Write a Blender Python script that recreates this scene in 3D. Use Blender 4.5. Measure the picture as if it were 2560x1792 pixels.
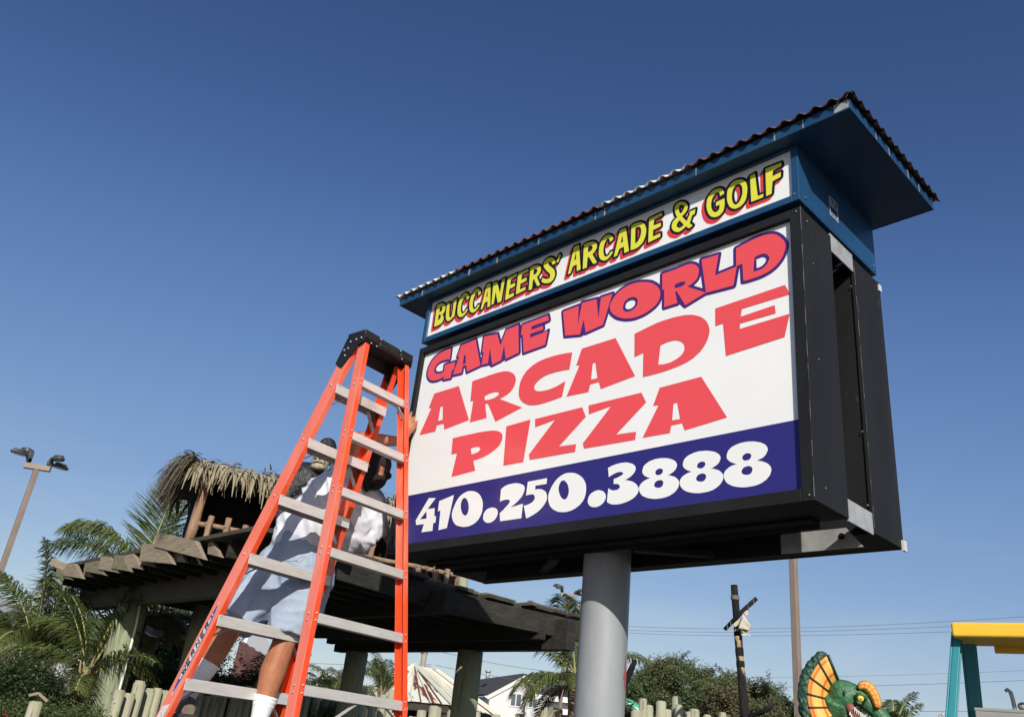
import bpy, bmesh, math, random
import numpy as np
from mathutils import Vector, Matrix, noise
from mathutils.geometry import tessellate_polygon
from mathutils.bvhtree import BVHTree

for o in list(bpy.data.objects): bpy.data.objects.remove(o, do_unlink=True)
random.seed(7)
sc = bpy.context.scene
col = sc.collection
EYE = 1.60

# ------------------------------------------------------------------ camera
F_PX = 2135.0
YAW, PITCH, ROLL = math.radians(-47.219), math.radians(25.113), math.radians(6.5205)
FW = Vector((math.sin(YAW)*math.cos(PITCH), math.cos(YAW)*math.cos(PITCH), math.sin(PITCH)))
_r0 = Vector((math.cos(YAW), -math.sin(YAW), 0)); _u0 = _r0.cross(FW)
RT = _r0*math.cos(ROLL) + _u0*math.sin(ROLL)
UP = -_r0*math.sin(ROLL) + _u0*math.cos(ROLL)
cd = bpy.data.cameras.new('camera'); cam = bpy.data.objects.new('camera', cd); col.objects.link(cam)
cam.matrix_world = Matrix(((RT.x, UP.x, -FW.x, 0), (RT.y, UP.y, -FW.y, 0), (RT.z, UP.z, -FW.z, EYE), (0, 0, 0, 1)))
cd.sensor_fit = 'HORIZONTAL'; cd.sensor_width = 36; cd.lens = 36*F_PX/2560; cd.clip_end = 3000; cd.clip_start = .05
sc.camera = cam

# ------------------------------------------------------------------ light
SUN = Vector((0.718, -0.514, 0.469)).normalized()          # direction towards the sun
SUN_EL = math.asin(SUN.z); SUN_AZ = math.atan2(SUN.x, SUN.y)
w = bpy.data.worlds.new('World'); sc.world = w; w.use_nodes = True
nt = w.node_tree; nt.nodes.clear()
out = nt.nodes.new('ShaderNodeOutputWorld'); bg = nt.nodes.new('ShaderNodeBackground')
sky = nt.nodes.new('ShaderNodeTexSky'); sky.sky_type = 'NISHITA'; sky.sun_disc = False
sky.sun_elevation = SUN_EL; sky.sun_rotation = SUN_AZ
sky.air_density = 1.0; sky.dust_density = 0.7; sky.ozone_density = 2.6; sky.altitude = 0
bg.inputs['Strength'].default_value = 0.10
# photographic colour curve over the whole sky (same everywhere, follows the sky's own brightness)
s1 = nt.nodes.new('ShaderNodeVectorMath'); s1.operation = 'SCALE'; s1.inputs['Scale'].default_value = .1057
gm = nt.nodes.new('ShaderNodeRGBCurve')
for ci, pts_ in ((0, ((.071,.038),(.1265,.105),(.204,.190),(.262,.236),(.38,.37),(1,.95))), (1, ((.1266,.087),(.218,.203),(.347,.328),(.42,.376),(.584,.52),(1,.85))), (2, ((.237,.223),(.391,.440),(.574,.585),(.632,.615),(.78,.70),(1,.80)))):
    cv = gm.mapping.curves[ci]; cv.points[0].location = (0,0); cv.points[1].location = pts_[-1]
    for q_ in pts_[:-1]: cv.points.new(*q_)
gm.mapping.use_clip = False; gm.mapping.update()
hs = nt.nodes.new('ShaderNodeVectorMath'); hs.operation = 'SCALE'; hs.inputs['Scale'].default_value = 1/.1057
nt.links.new(sky.outputs[0], s1.inputs[0]); nt.links.new(s1.outputs[0], gm.inputs['Color']); nt.links.new(gm.outputs[0], hs.inputs[0])
# thin high cirrus low over the horizon
tc = nt.nodes.new('ShaderNodeTexCoord'); mp = nt.nodes.new('ShaderNodeMapping'); mp.inputs['Scale'].default_value = (2.0, 2.0, 9.0)
nz = nt.nodes.new('ShaderNodeTexNoise'); nz.inputs['Scale'].default_value = 1.7; nz.inputs['Detail'].default_value = 7; nz.inputs['Roughness'].default_value = .62; nz.inputs['Distortion'].default_value = .35
cr = nt.nodes.new('ShaderNodeValToRGB'); cr.color_ramp.elements[0].position = .48; cr.color_ramp.elements[1].position = .85
sx = nt.nodes.new('ShaderNodeSeparateXYZ'); mr = nt.nodes.new('ShaderNodeMapRange'); mr.inputs['From Min'].default_value = .02; mr.inputs['From Max'].default_value = .30; mr.inputs['To Min'].default_value = .85; mr.inputs['To Max'].default_value = 0
mm = nt.nodes.new('ShaderNodeMath'); mm.operation = 'MULTIPLY'
mx = nt.nodes.new('ShaderNodeMixRGB'); mx.inputs['Color2'].default_value = (5.2, 5.9, 6.9, 1)
L = nt.links.new
L(tc.outputs['Generated'], mp.inputs['Vector']); L(mp.outputs[0], nz.inputs['Vector']); L(nz.outputs['Fac'], cr.inputs[0])
L(tc.outputs['Generated'], sx.inputs[0]); L(sx.outputs['Z'], mr.inputs['Value']); L(cr.outputs[0], mm.inputs[0]); L(mr.outputs[0], mm.inputs[1])
L(mm.outputs[0], mx.inputs['Fac']); L(hs.outputs[0], mx.inputs['Color1']); L(mx.outputs[0], bg.inputs['Color']); L(bg.outputs[0], out.inputs['Surface'])
sd = bpy.data.lights.new('sun', 'SUN'); sd.energy = 4.9; sd.angle = math.radians(.53); sd.color = (1.0, .945, .86)
so = bpy.data.objects.new('sun', sd); col.objects.link(so); so.rotation_euler = (-SUN).to_track_quat('-Z', 'Y').to_euler(); so.location = SUN*50
sc.view_settings.view_transform = 'Standard'; sc.view_settings.look = 'None'
sc.view_settings.exposure = 0.08; sc.view_settings.gamma = 1.0

# ------------------------------------------------------------------ helpers
def ray(px, py): return FW + RT*((px-1280)/F_PX) - UP*((py-896)/F_PX)
def at(px, py, D):
    d = ray(px, py); d = d*(D/math.hypot(d.x, d.y)); return Vector((d.x, d.y, d.z+EYE))
def onz(px, py, z):
    d = ray(px, py); d = d*((z-EYE)/d.z); return Vector((d.x, d.y, z))
V = Vector

def mat(name, c1, c2=None, rough=.6, metal=0., scale=8., detail=4., stretch=(1, 1, 1), bump=0., bscale=None, lo=.35, hi=.65, spec=.5, c3=None, s3=3., lo3=.55, hi3=.62, trans=0., coat=0., rvar=0.):
    m = bpy.data.materials.new(name); m.use_nodes = True; n = m.node_tree; b = n.nodes['Principled BSDF']; K = n.links.new
    b.inputs['Base Color'].default_value = (*c1, 1); b.inputs['Roughness'].default_value = rough; b.inputs['Metallic'].default_value = metal
    b.inputs['Specular IOR Level'].default_value = spec
    if coat: b.inputs['Coat Weight'].default_value = coat; b.inputs['Coat Roughness'].default_value = .08
    t = n.nodes.new('ShaderNodeTexCoord'); mpn = n.nodes.new('ShaderNodeMapping'); mpn.inputs['Scale'].default_value = stretch
    K(t.outputs['Object'], mpn.inputs['Vector'])
    last = None
    if c2 is not None:
        a = n.nodes.new('ShaderNodeTexNoise'); a.inputs['Scale'].default_value = scale; a.inputs['Detail'].default_value = detail; a.inputs['Roughness'].default_value = .6
        K(mpn.outputs[0], a.inputs['Vector'])
        r = n.nodes.new('ShaderNodeValToRGB'); r.color_ramp.elements[0].position = lo; r.color_ramp.elements[1].position = hi
        r.color_ramp.elements[0].color = (*c1, 1); r.color_ramp.elements[1].color = (*c2, 1)
        K(a.outputs['Fac'], r.inputs[0]); last = r.outputs[0]
        if rvar:
            q = n.nodes.new('ShaderNodeMapRange'); q.inputs['To Min'].default_value = rough-rvar; q.inputs['To Max'].default_value = rough+rvar
            K(a.outputs['Fac'], q.inputs['Value']); K(q.outputs[0], b.inputs['Roughness'])
    if c3 is not None:
        a = n.nodes.new('ShaderNodeTexNoise'); a.inputs['Scale'].default_value = s3; a.inputs['Detail'].default_value = 6
        K(mpn.outputs[0], a.inputs['Vector'])
        r = n.nodes.new('ShaderNodeMapRange'); r.inputs['From Min'].default_value = lo3; r.inputs['From Max'].default_value = hi3
        K(a.outputs['Fac'], r.inputs['Value'])
        x = n.nodes.new('ShaderNodeMixRGB'); x.inputs['Color2'].default_value = (*c3, 1)
        if last: K(last, x.inputs['Color1'])
        else: x.inputs['Color1'].default_value = (*c1, 1)
        K(r.outputs[0], x.inputs['Fac']); last = x.outputs[0]
    if last: K(last, b.inputs['Base Color'])
    if bump:
        a = n.nodes.new('ShaderNodeTexNoise'); a.inputs['Scale'].default_value = bscale or scale*2; a.inputs['Detail'].default_value = 5
        K(mpn.outputs[0], a.inputs['Vector'])
        bu = n.nodes.new('ShaderNodeBump'); bu.inputs['Strength'].default_value = bump; bu.inputs['Distance'].default_value = .02
        K(a.outputs['Fac'], bu.inputs['Height']); K(bu.outputs[0], b.inputs['Normal'])
    if trans:
        o = n.nodes['Material Output']; tr = n.nodes.new('ShaderNodeBsdfTranslucent'); ms = n.nodes.new('ShaderNodeMixShader'); ms.inputs[0].default_value = trans
        if last: K(last, tr.inputs['Color'])
        else: tr.inputs['Color'].default_value = (*c1, 1)
        K(b.outputs[0], ms.inputs[1]); K(tr.outputs[0], ms.inputs[2]); K(ms.outputs[0], o.inputs['Surface'])
    return m

class MB:
    def __init__(s): s.v = []; s.f = []; s.m = []; s.cur = 0; s.sm = []; s.smooth = False
    def face(s, pts):
        i = len(s.v); s.v += [tuple(p) for p in pts]; s.f.append(tuple(range(i, i+len(pts)))); s.m.append(s.cur); s.sm.append(s.smooth)
    def add(s, vs, fs):
        i = len(s.v); s.v += [tuple(p) for p in vs]
        for q in fs: s.f.append(tuple(i+k for k in q)); s.m.append(s.cur); s.sm.append(s.smooth)
    def box(s, a, b):
        x0, y0, z0 = (min(a[i], b[i]) for i in range(3)); x1, y1, z1 = (max(a[i], b[i]) for i in range(3))
        s.add([(x0,y0,z0),(x1,y0,z0),(x1,y1,z0),(x0,y1,z0),(x0,y0,z1),(x1,y0,z1),(x1,y1,z1),(x0,y1,z1)],
              [(0,3,2,1),(4,5,6,7),(0,1,5,4),(1,2,6,5),(2,3,7,6),(3,0,4,7)])
    def obox(s, c, ax, ay, az):      # centre + half axis vectors
        c, ax, ay, az = V(c), V(ax), V(ay), V(az)
        s.add([c+ax*i+ay*j+az*k for k in (-1,1) for i, j in ((-1,-1),(1,-1),(1,1),(-1,1))],
              [(0,3,2,1),(4,5,6,7),(0,1,5,4),(1,2,6,5),(2,3,7,6),(3,0,4,7)])
    def beam(s, a, b, w, h, side=None):   # w along side vector, h along the other
        a, b = V(a), V(b); d = (b-a).normalized()
        sd_ = V(side) if side is not None else d.cross(V((0,0,1)))
        if sd_.length < 1e-4: sd_ = V((1,0,0))
        sd_ = (sd_-d*sd_.dot(d)).normalized(); o = d.cross(sd_)
        s.obox((a+b)/2, (b-a)/2, sd_*w/2, o*h/2)
    def tube(s, pts, rad, n=10, caps=True, flat=None):
        pts = [V(p) for p in pts]; N = len(pts)
        if not isinstance(rad, (list, tuple)): rad = [rad]*N
        d0 = (pts[1]-pts[0]).normalized(); ref = d0.cross(V((0,0,1)))
        if ref.length < 1e-3: ref = V((1,0,0))
        ref.normalize(); vs = []; base = len(s.v)
        for i, p in enumerate(pts):
            d = (pts[min(i+1,N-1)]-pts[max(i-1,0)]).normalized()
            ref = (ref-d*ref.dot(d))
            if ref.length < 1e-6: ref = d.orthogonal()
            ref.normalize(); o = d.cross(ref)
            for k in range(n):
                t = 2*math.pi*k/n; vs.append(p+(ref*math.cos(t)+o*math.sin(t))*rad[i])
        fs = [(i*n+k, i*n+(k+1)%n, (i+1)*n+(k+1)%n, (i+1)*n+k) for i in range(N-1) for k in range(n)]
        if caps: fs += [tuple(range(n-1,-1,-1)), tuple((N-1)*n+k for k in range(n))]
        s.add(vs, fs)
    def cyl(s, a, b, r, n=12, r2=None): s.tube([a, b], [r, r if r2 is None else r2], n)
    def ell(s, c, r, n=12, m=8, rot=None):
        c = V(c); vs = []; fs = []
        for j in range(m+1):
            th = math.pi*j/m
            for i in range(n):
                ph = 2*math.pi*i/n; p = V((r[0]*math.sin(th)*math.cos(ph), r[1]*math.sin(th)*math.sin(ph), r[2]*math.cos(th)))
                if rot: p = rot @ p
                vs.append(c+p)
        for j in range(m):
            for i in range(n): fs.append((j*n+i, (j+1)*n+i, (j+1)*n+(i+1)%n, j*n+(i+1)%n))
        s.add(vs, fs)
    def prism(s, pts, ext):          # planar polygon extruded by vector
        pts = [V(p) for p in pts]; e = V(ext); n = len(pts)
        s.add(pts+[p+e for p in pts], [tuple(range(n-1,-1,-1)), tuple(range(n,2*n))]+[(i,(i+1)%n,n+(i+1)%n,n+i) for i in range(n)])
    def build(s, name, mats, parent=None, weld=0.):
        me = bpy.data.meshes.new(name); me.from_pydata(s.v, [], s.f)
        if not isinstance(mats, (list, tuple)): mats = [mats]
        for q in mats: me.materials.append(q)
        me.polygons.foreach_set('material_index', s.m); me.polygons.foreach_set('use_smooth', s.sm)
        bm = bmesh.new(); bm.from_mesh(me)
        if weld: bmesh.ops.remove_doubles(bm, verts=bm.verts, dist=weld)
        bm.to_mesh(me); bm.free(); me.update()
        o = bpy.data.objects.new(name, me); col.objects.link(o)
        if parent is not None:
            o.parent = parent; bpy.context.view_layer.update() if False else None
            o.matrix_parent_inverse = Matrix.Translation(-_wl(parent))
        return o
def _wl(o):
    p = V((0,0,0))
    while o is not None:
        p = p+o.location; o = o.parent if o.parent and o.type == 'EMPTY' else None
    return p
def tag(o, label, cat, group=None, kind=None):
    o['label'] = label
    if cat: o['category'] = cat
    if group: o['group'] = group
    if kind: o['kind'] = kind
    return o
def thing(name, loc, label, cat, group=None):
    o = bpy.data.objects.new(name, None); col.objects.link(o); o.location = loc; o.empty_display_size = .2
    return tag(o, label, cat, group)
def copy_tree(root, offset, label, group=None):
    r = root.copy(); col.objects.link(r); r.location = root.location+V(offset); r['label'] = label
    if group: r['group'] = group
    for ch in root.children:
        c = ch.copy(); col.objects.link(c); c.parent = r; c.matrix_parent_inverse = ch.matrix_parent_inverse.copy()
        for g in ch.children:
            d = g.copy(); col.objects.link(d); d.parent = c; d.matrix_parent_inverse = g.matrix_parent_inverse.copy()
    return r
def remesh(mb, name, mats, parent, vox, smooth=4, disp=None, keep=None):
    """union the shapes of an MB into one continuous skin"""
    o = mb.build(name, mats, parent)
    bm = bmesh.new(); bm.from_mesh(o.data); bmesh.ops.recalc_face_normals(bm, faces=bm.faces); bm.to_mesh(o.data); bm.free()
    md = o.modifiers.new('r', 'REMESH'); md.mode = 'VOXEL'; md.voxel_size = vox; md.use_smooth_shade = True
    if smooth: ms = o.modifiers.new('s', 'SMOOTH'); ms.factor = .5; ms.iterations = smooth
    dg = bpy.context.evaluated_depsgraph_get(); me = bpy.data.meshes.new_from_object(o.evaluated_get(dg))
    o.modifiers.clear(); old = o.data; o.data = me; me.name = name; bpy.data.meshes.remove(old)
    if disp:
        n = len(me.vertices); co = np.empty(n*3); me.vertices.foreach_get('co', co); co = co.reshape(-1,3)
        no = np.empty(n*3); me.vertices.foreach_get('normal', no); no = no.reshape(-1,3)
        for i in range(n): co[i] += no[i]*disp(V(co[i]), V(no[i]))
        me.vertices.foreach_set('co', co.ravel()); me.update()
    me.polygons.foreach_set('use_smooth', [True]*len(me.polygons))
    return o
def smooth_all(o, ang=None):
    o.data.polygons.foreach_set('use_smooth', [True]*len(o.data.polygons)); return o
def bevel(o, wd=.004, seg=2):
    b = o.modifiers.new('b', 'BEVEL'); b.width = wd; b.segments = seg; b.limit_method = 'ANGLE'; b.angle_limit = math.radians(40); return o
def lerp(a, b, t): return a+(b-a)*t

# ------------------------------------------------------------------ materials
M = {}
M['sign_white'] = mat('sign_white', (.86,.87,.85), (.81,.82,.80), rough=.20, scale=1.6, spec=.45, stretch=(1,1,1.6), lo=.35, hi=.8, bump=.05, bscale=1.3, rvar=.06)
M['sign_red'] = mat('sign_red', (.80,.085,.095), rough=.25, spec=.4)
M['sign_navy'] = mat('sign_navy', (.030,.025,.175), rough=.22, spec=.35)
M['letter_navy'] = mat('letter_navy', (.06,.022,.17), rough=.25, spec=.4)
M['sign_yellow'] = mat('sign_yellow', (.74,.72,.06), rough=.25, spec=.4)
M['sign_black'] = mat('sign_black', (.012,.012,.018), rough=.25, spec=.4)
M['shadow_red'] = mat('shadow_red', (.70,.06,.065), rough=.25, spec=.4)
M['cab'] = mat('cabinet_charcoal', (.012,.0125,.0135), (.018,.019,.021), rough=.62, scale=3, spec=.16, bump=.05, c3=(.035,.036,.037), s3=26, lo3=.68, hi3=.75, stretch=(1,1,.25))
M['cab_edge'] = mat('scuffed_metal_edge', (.35,.34,.33), (.05,.05,.05), rough=.5, scale=30, metal=.4, stretch=(1,1,.3))
M['blue'] = mat('blue_paint', (.014,.066,.155), (.010,.048,.118), rough=.38, scale=3, spec=.45, c3=(.30,.33,.36), s3=7, lo3=.70, hi3=.76, stretch=(1,1,.12))
M['galv'] = mat('galvanised_steel', (.46,.47,.46), (.33,.34,.34), rough=.45, metal=.3, scale=14, c3=(.30,.08,.06), s3=5, lo3=.70, hi3=.74)
M['pole'] = mat('pole_grey_paint', (.200,.220,.236), (.270,.290,.305), rough=.45, stretch=(1,1,.25), rvar=.1, scale=7, detail=6, bump=.04, bscale=30, spec=.4, c3=(.26,.275,.285), s3=14, lo3=.66, hi3=.74)
M['redlead'] = mat('red_primer', (.40,.08,.06), rough=.6)
M['roof_white'] = mat('white_roof_sheet', (.78,.78,.72), (.66,.66,.60), rough=.5, scale=5, c3=(.22,.06,.035), s3=9, lo3=.66, hi3=.7)
M['roof_rust'] = mat('rust_red_roof_sheet', (.115,.045,.038), (.17,.08,.058), rough=.7, scale=9, c3=(.5,.46,.4), s3=14, lo3=.68, hi3=.75)
M['roof_shade'] = mat('shaded_roof_sheet', (.030,.018,.018), (.05,.025,.022), rough=.7, scale=9, c3=(.2,.19,.17), s3=14, lo3=.70, hi3=.75)  # rust sheet darkened to carry the shade under the right eave
M['orange'] = mat('orange_fibreglass', (.80,.085,.018), (.72,.07,.02), rough=.38, scale=5, spec=.4, stretch=(1,1,.2), c3=(.72,.25,.18), s3=7, lo3=.48, hi3=.72, bump=.05, bscale=90, rvar=.12)
M['orange_worn_sheen'] = mat('faded_sheen_orange_fibreglass', (.74,.115,.06), (.70,.235,.18), rough=.5, scale=6, detail=7, stretch=(1,1,.3), lo=.3, hi=.72, rvar=.12, c3=(.62,.36,.30), s3=18, lo3=.66, hi3=.74, bump=.06, bscale=90)  # fading plus pale sky reflection put into the colour of the left webs
M['alu'] = mat('brushed_aluminium', (.66,.64,.61), (.50,.485,.46), rough=.42, metal=.35, scale=10, stretch=(1,1,6), lo=.3, hi=.8)
M['blackplastic'] = mat('black_plastic', (.009,.009,.0095), (.014,.014,.015), rough=.5, spec=.3, scale=10, bump=.06, bscale=160)
M['decal_white'] = mat('decal_white', (.62,.60,.57), (.52,.5,.5), rough=.4, scale=20)
M['decal_navy'] = mat('decal_navy', (.06,.035,.22), rough=.4)
M['decal_grey'] = mat('decal_print', (.42,.41,.41), (.6,.6,.58), rough=.5, scale=60, lo=.45, hi=.55)
M['skin'] = mat('tanned_skin', (.40,.165,.085), (.33,.125,.062), rough=.5, scale=14, spec=.35, bump=.05, bscale=90)
M['shirt'] = mat('white_cotton', (.60,.61,.65), (.54,.55,.60), rough=.85, scale=6, bump=.10, bscale=40, spec=.2)
M['denim'] = mat('pale_denim', (.235,.295,.395), (.37,.43,.51), rough=.88, scale=5, detail=6, bump=.15, bscale=160, spec=.2, lo=.3, hi=.75)
M['sock'] = mat('white_sock', (.80,.80,.82), rough=.9, spec=.1, bump=.3, bscale=200)
M['shoe'] = mat('brown_suede', (.13,.095,.07), (.18,.14,.10), rough=.85, scale=18, bump=.2, bscale=120)
M['dark'] = mat('dark_rubber', (.02,.018,.017), rough=.8)
M['hood'] = mat('black_knit', (.016,.011,.012), (.022,.016,.017), rough=.85, scale=30, bump=.2, bscale=200, spec=.2)
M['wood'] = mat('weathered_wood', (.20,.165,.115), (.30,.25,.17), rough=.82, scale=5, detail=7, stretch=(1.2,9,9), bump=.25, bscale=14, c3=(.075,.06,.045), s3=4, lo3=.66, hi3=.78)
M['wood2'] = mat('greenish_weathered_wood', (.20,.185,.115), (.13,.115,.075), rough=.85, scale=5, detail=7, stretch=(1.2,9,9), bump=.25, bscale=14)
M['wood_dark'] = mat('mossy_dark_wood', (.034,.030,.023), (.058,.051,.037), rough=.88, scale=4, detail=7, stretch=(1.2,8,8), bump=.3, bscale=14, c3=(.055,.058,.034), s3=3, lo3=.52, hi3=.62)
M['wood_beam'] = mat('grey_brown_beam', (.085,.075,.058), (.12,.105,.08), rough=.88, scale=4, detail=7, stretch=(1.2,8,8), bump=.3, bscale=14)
M['wood_y'] = mat('shaded_mossy_wood_cross', (.012,.011,.009), (.022,.020,.015), rough=.88, scale=4, detail=7, stretch=(8,1.2,8), bump=.3, bscale=14, c3=(.026,.027,.017), s3=3, lo3=.5, hi3=.62)  # near-black tone carries the shade under the deck and from the sign
M['log_green'] = mat('green_treated_log', (.27,.30,.19), (.20,.24,.15), rough=.85, scale=6, detail=6, stretch=(5,5,.6), bump=.45, bscale=12, c3=(.14,.12,.085), s3=4, lo3=.60, hi3=.70)
M['log_pale'] = mat('pale_treated_stake', (.36,.36,.25), (.28,.27,.19), rough=.85, scale=5, detail=6, stretch=(7,7,.7), bump=.4, bscale=14, c3=(.15,.13,.095), s3=5, lo3=.62, hi3=.70)
M['log_tan'] = mat('stripped_tan_log', (.32,.20,.125), (.22,.13,.08), rough=.75, scale=6, detail=6, stretch=(5,5,1), bump=.4, bscale=16)
M['rope'] = mat('rope', (.16,.13,.10), (.25,.21,.16), rough=.95, scale=60)
M['thatch'] = mat('dry_thatch', (.37,.325,.225), (.20,.165,.105), rough=.9, scale=9, detail=5, stretch=(1,1,1), lo=.3, hi=.7, trans=.12)
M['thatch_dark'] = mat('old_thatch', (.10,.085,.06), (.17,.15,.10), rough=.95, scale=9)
M['gorilla'] = mat('black_gorilla_paint', (.010,.010,.011), (.018,.019,.02), rough=.5, scale=20, bump=.5, bscale=60, c3=(.25,.26,.25), s3=85, lo3=.64, hi3=.72)
M['gorilla_face'] = mat('tan_gorilla_muzzle', (.34,.30,.19), (.06,.055,.045), rough=.55, scale=22, bump=.4, bscale=40, lo=.45, hi=.7)
M['lamp_pole'] = mat('brown_lamp_pole', (.20,.155,.125), (.24,.19,.155), rough=.55, scale=3)
M['lamp_head'] = mat('dark_lamp_housing', (.035,.04,.045), (.06,.065,.07), rough=.45, scale=6)
M['lamp_glass'] = mat('lamp_lens', (.40,.42,.43), rough=.25)
M['frond'] = mat('palm_leaflet', (.085,.115,.030), (.13,.155,.05), rough=.5, scale=2.5, trans=.30, spec=.35)
M['frond_dark'] = mat('palm_leaflet_dark', (.055,.085,.028), (.085,.115,.04), rough=.5, scale=2.5, trans=.28, spec=.35)
M['frond_dry'] = mat('palm_leaflet_dry', (.20,.15,.08), (.28,.2,.1), rough=.8, scale=3, trans=.2)
M['rachis'] = mat('palm_rachis', (.28,.30,.09), (.36,.33,.14), rough=.55, scale=5)
M['palm_trunk'] = mat('palm_trunk', (.17,.12,.08), (.26,.2,.14), rough=.95, scale=9, bump=.6, bscale=18)
M['leaf'] = mat('shrub_leaf', (.065,.10,.03), (.10,.125,.045), rough=.5, scale=1.6, trans=.25, spec=.35)
M['leaf_dark'] = mat('hedge_leaf_dark', (.022,.042,.014), (.045,.07,.022), rough=.45, scale=1.5, trans=.2, spec=.4)
M['leaf_brown'] = mat('tree_leaf_mixed', (.090,.125,.045), (.15,.14,.07), rough=.55, scale=1.1, trans=.25, lo=.42, hi=.62)
M['bark'] = mat('bark', (.12,.09,.065), (.2,.16,.12), rough=.95, scale=10, stretch=(4,4,1), bump=.5)
M['flower'] = mat('pink_flower', (.62,.05,.09), rough=.6, trans=.2)
M['siding'] = None
M['shingle'] = mat('dark_shingle', (.035,.035,.037), (.06,.06,.062), rough=.9, scale=12, bump=.2)
M['trim'] = mat('white_trim', (.78,.78,.77), rough=.5)
M['glass'] = mat('window_glass', (.10,.12,.14), rough=.08, spec=.8)
M['shed_metal0'] = mat('white_rusting_roof_metal', (.62,.64,.56), (.52,.55,.47), rough=.6, scale=3, stretch=(1,1,1), c3=(.17,.045,.03), s3=2.6, lo3=.585, hi3=.605)
def shed_mat():
    m = mat('white_rust_streaked_roof', (.62,.64,.56), rough=.6); n = m.node_tree; b = n.nodes['Principled BSDF']; K = n.links.new
    uv = n.nodes.new('ShaderNodeUVMap'); a = n.nodes.new('ShaderNodeMapping'); a.inputs['Scale'].default_value = (5.5,.75,1); K(uv.outputs[0], a.inputs['Vector'])
    z = n.nodes.new('ShaderNodeTexNoise'); z.inputs['Scale'].default_value = 1.0; z.inputs['Detail'].default_value = 6; z.inputs['Roughness'].default_value = .65; K(a.outputs[0], z.inputs['Vector'])
    r = n.nodes.new('ShaderNodeValToRGB'); e = r.color_ramp.elements; e[0].position = .46; e[0].color = (.62,.64,.56,1); e[1].position = .60; e[1].color = (.13,.032,.022,1)
    q = e.new(.525); q.color = (.56,.55,.42,1); q = e.new(.545); q.color = (.17,.05,.035,1)
    K(z.outputs['Fac'], r.inputs[0]); K(r.outputs[0], b.inputs['Base Color']); return m
M['shed_metal'] = shed_mat()
M['charred'] = mat('charred_and_shade_black', (.008,.008,.0085), (.018,.017,.017), rough=.85, scale=12, bump=.6, spec=.2, stretch=(3,3,1))  # true char on mast and spar; hut walls borrow it for shade
M['peeled'] = mat('peeled_yellow_wood', (.42,.31,.16), (.30,.21,.10), rough=.8, scale=9, stretch=(3,3,1), c3=(.02,.018,.016), s3=3.5, lo3=.47, hi3=.52, bump=.3)
M['cloth'] = mat('ragged_canvas', (.60,.57,.48), (.50,.47,.39), rough=.9, scale=7, trans=.15)
M['dino'] = mat('green_dinosaur_paint', (.055,.18,.08), (.03,.10,.045), rough=.45, scale=14, detail=6, bump=.5, bscale=45, lo=.35, hi=.65)
M['dino_dark'] = mat('dark_green_paint', (.012,.045,.03), (.02,.07,.045), rough=.5, scale=20, bump=.5)
M['frill'] = mat('orange_frill_paint', (.80,.38,.065), (.80,.45,.11), rough=.5, scale=6)
M['frill_stripe'] = mat('deep_orange_paint', (.75,.16,.025), rough=.5)
M['eye_yellow'] = mat('yellow_eye', (.75,.55,.08), rough=.2, coat=.5)
M['mouth'] = mat('pink_mouth', (.28,.10,.09), rough=.4)
M['tooth'] = mat('ivory_tooth', (.75,.72,.62), rough=.35)
M['teal'] = mat('teal_fibreglass', (.022,.18,.215), (.03,.22,.25), rough=.45, scale=6, stretch=(1,1,.3), c3=(.3,.42,.42), s3=18, lo3=.70, hi3=.74)
M['yellow_cap'] = mat('yellow_plastic', (.80,.50,.035), (.76,.46,.03), rough=.45, scale=8, c3=(.45,.28,.05), s3=9, lo3=.64, hi3=.75)
M['grey_tray'] = mat('grey_painted_tray', (.25,.25,.24), (.30,.30,.29), rough=.5, scale=5)
M['wire'] = mat('power_line', (.10,.115,.14), rough=.6)  # lighter bluish tone stands for distance haze
M['util'] = mat('utility_pole_wood', (.26,.22,.17), (.34,.29,.23), rough=.9, scale=5, stretch=(5,5,.5))
M['slide'] = mat('green_slide_plastic', (.06,.33,.19), (.10,.40,.24), rough=.35, scale=5)
M['conduit'] = mat('pvc_conduit', (.66,.66,.58), rough=.45)
M['ground'] = mat('dark_gravel', (.075,.07,.062), (.05,.047,.042), rough=.95, scale=3, detail=9, bump=.4, bscale=30)
M['cream'] = mat('cream_siding', (.55,.52,.36), (.48,.46,.31), rough=.7, scale=4)
def siding():
    m = mat('white_vinyl_siding', (.80,.80,.79), rough=.55); n = m.node_tree; b = n.nodes['Principled BSDF']
    t = n.nodes.new('ShaderNodeTexCoord'); wv = n.nodes.new('ShaderNodeTexWave'); wv.bands_direction = 'Z'; wv.wave_profile = 'SAW'; wv.inputs['Scale'].default_value = 2.4
    bu = n.nodes.new('ShaderNodeBump'); bu.inputs['Strength'].default_value = .9; bu.inputs['Distance'].default_value = .03
    n.links.new(t.outputs['Object'], wv.inputs['Vector']); n.links.new(wv.outputs['Fac'], bu.inputs['Height']); n.links.new(bu.outputs[0], b.inputs['Normal'])
    return m
M['siding'] = siding()

# ------------------------------------------------------------------ ground
g = MB(); g.face([(-600,-600,0),(600,-600,0),(600,600,0),(-600,600,0)])
o = g.build('ground', M['ground']); o['kind'] = 'structure'; o['label'] = 'sandy gravel ground under the whole yard'

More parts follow.
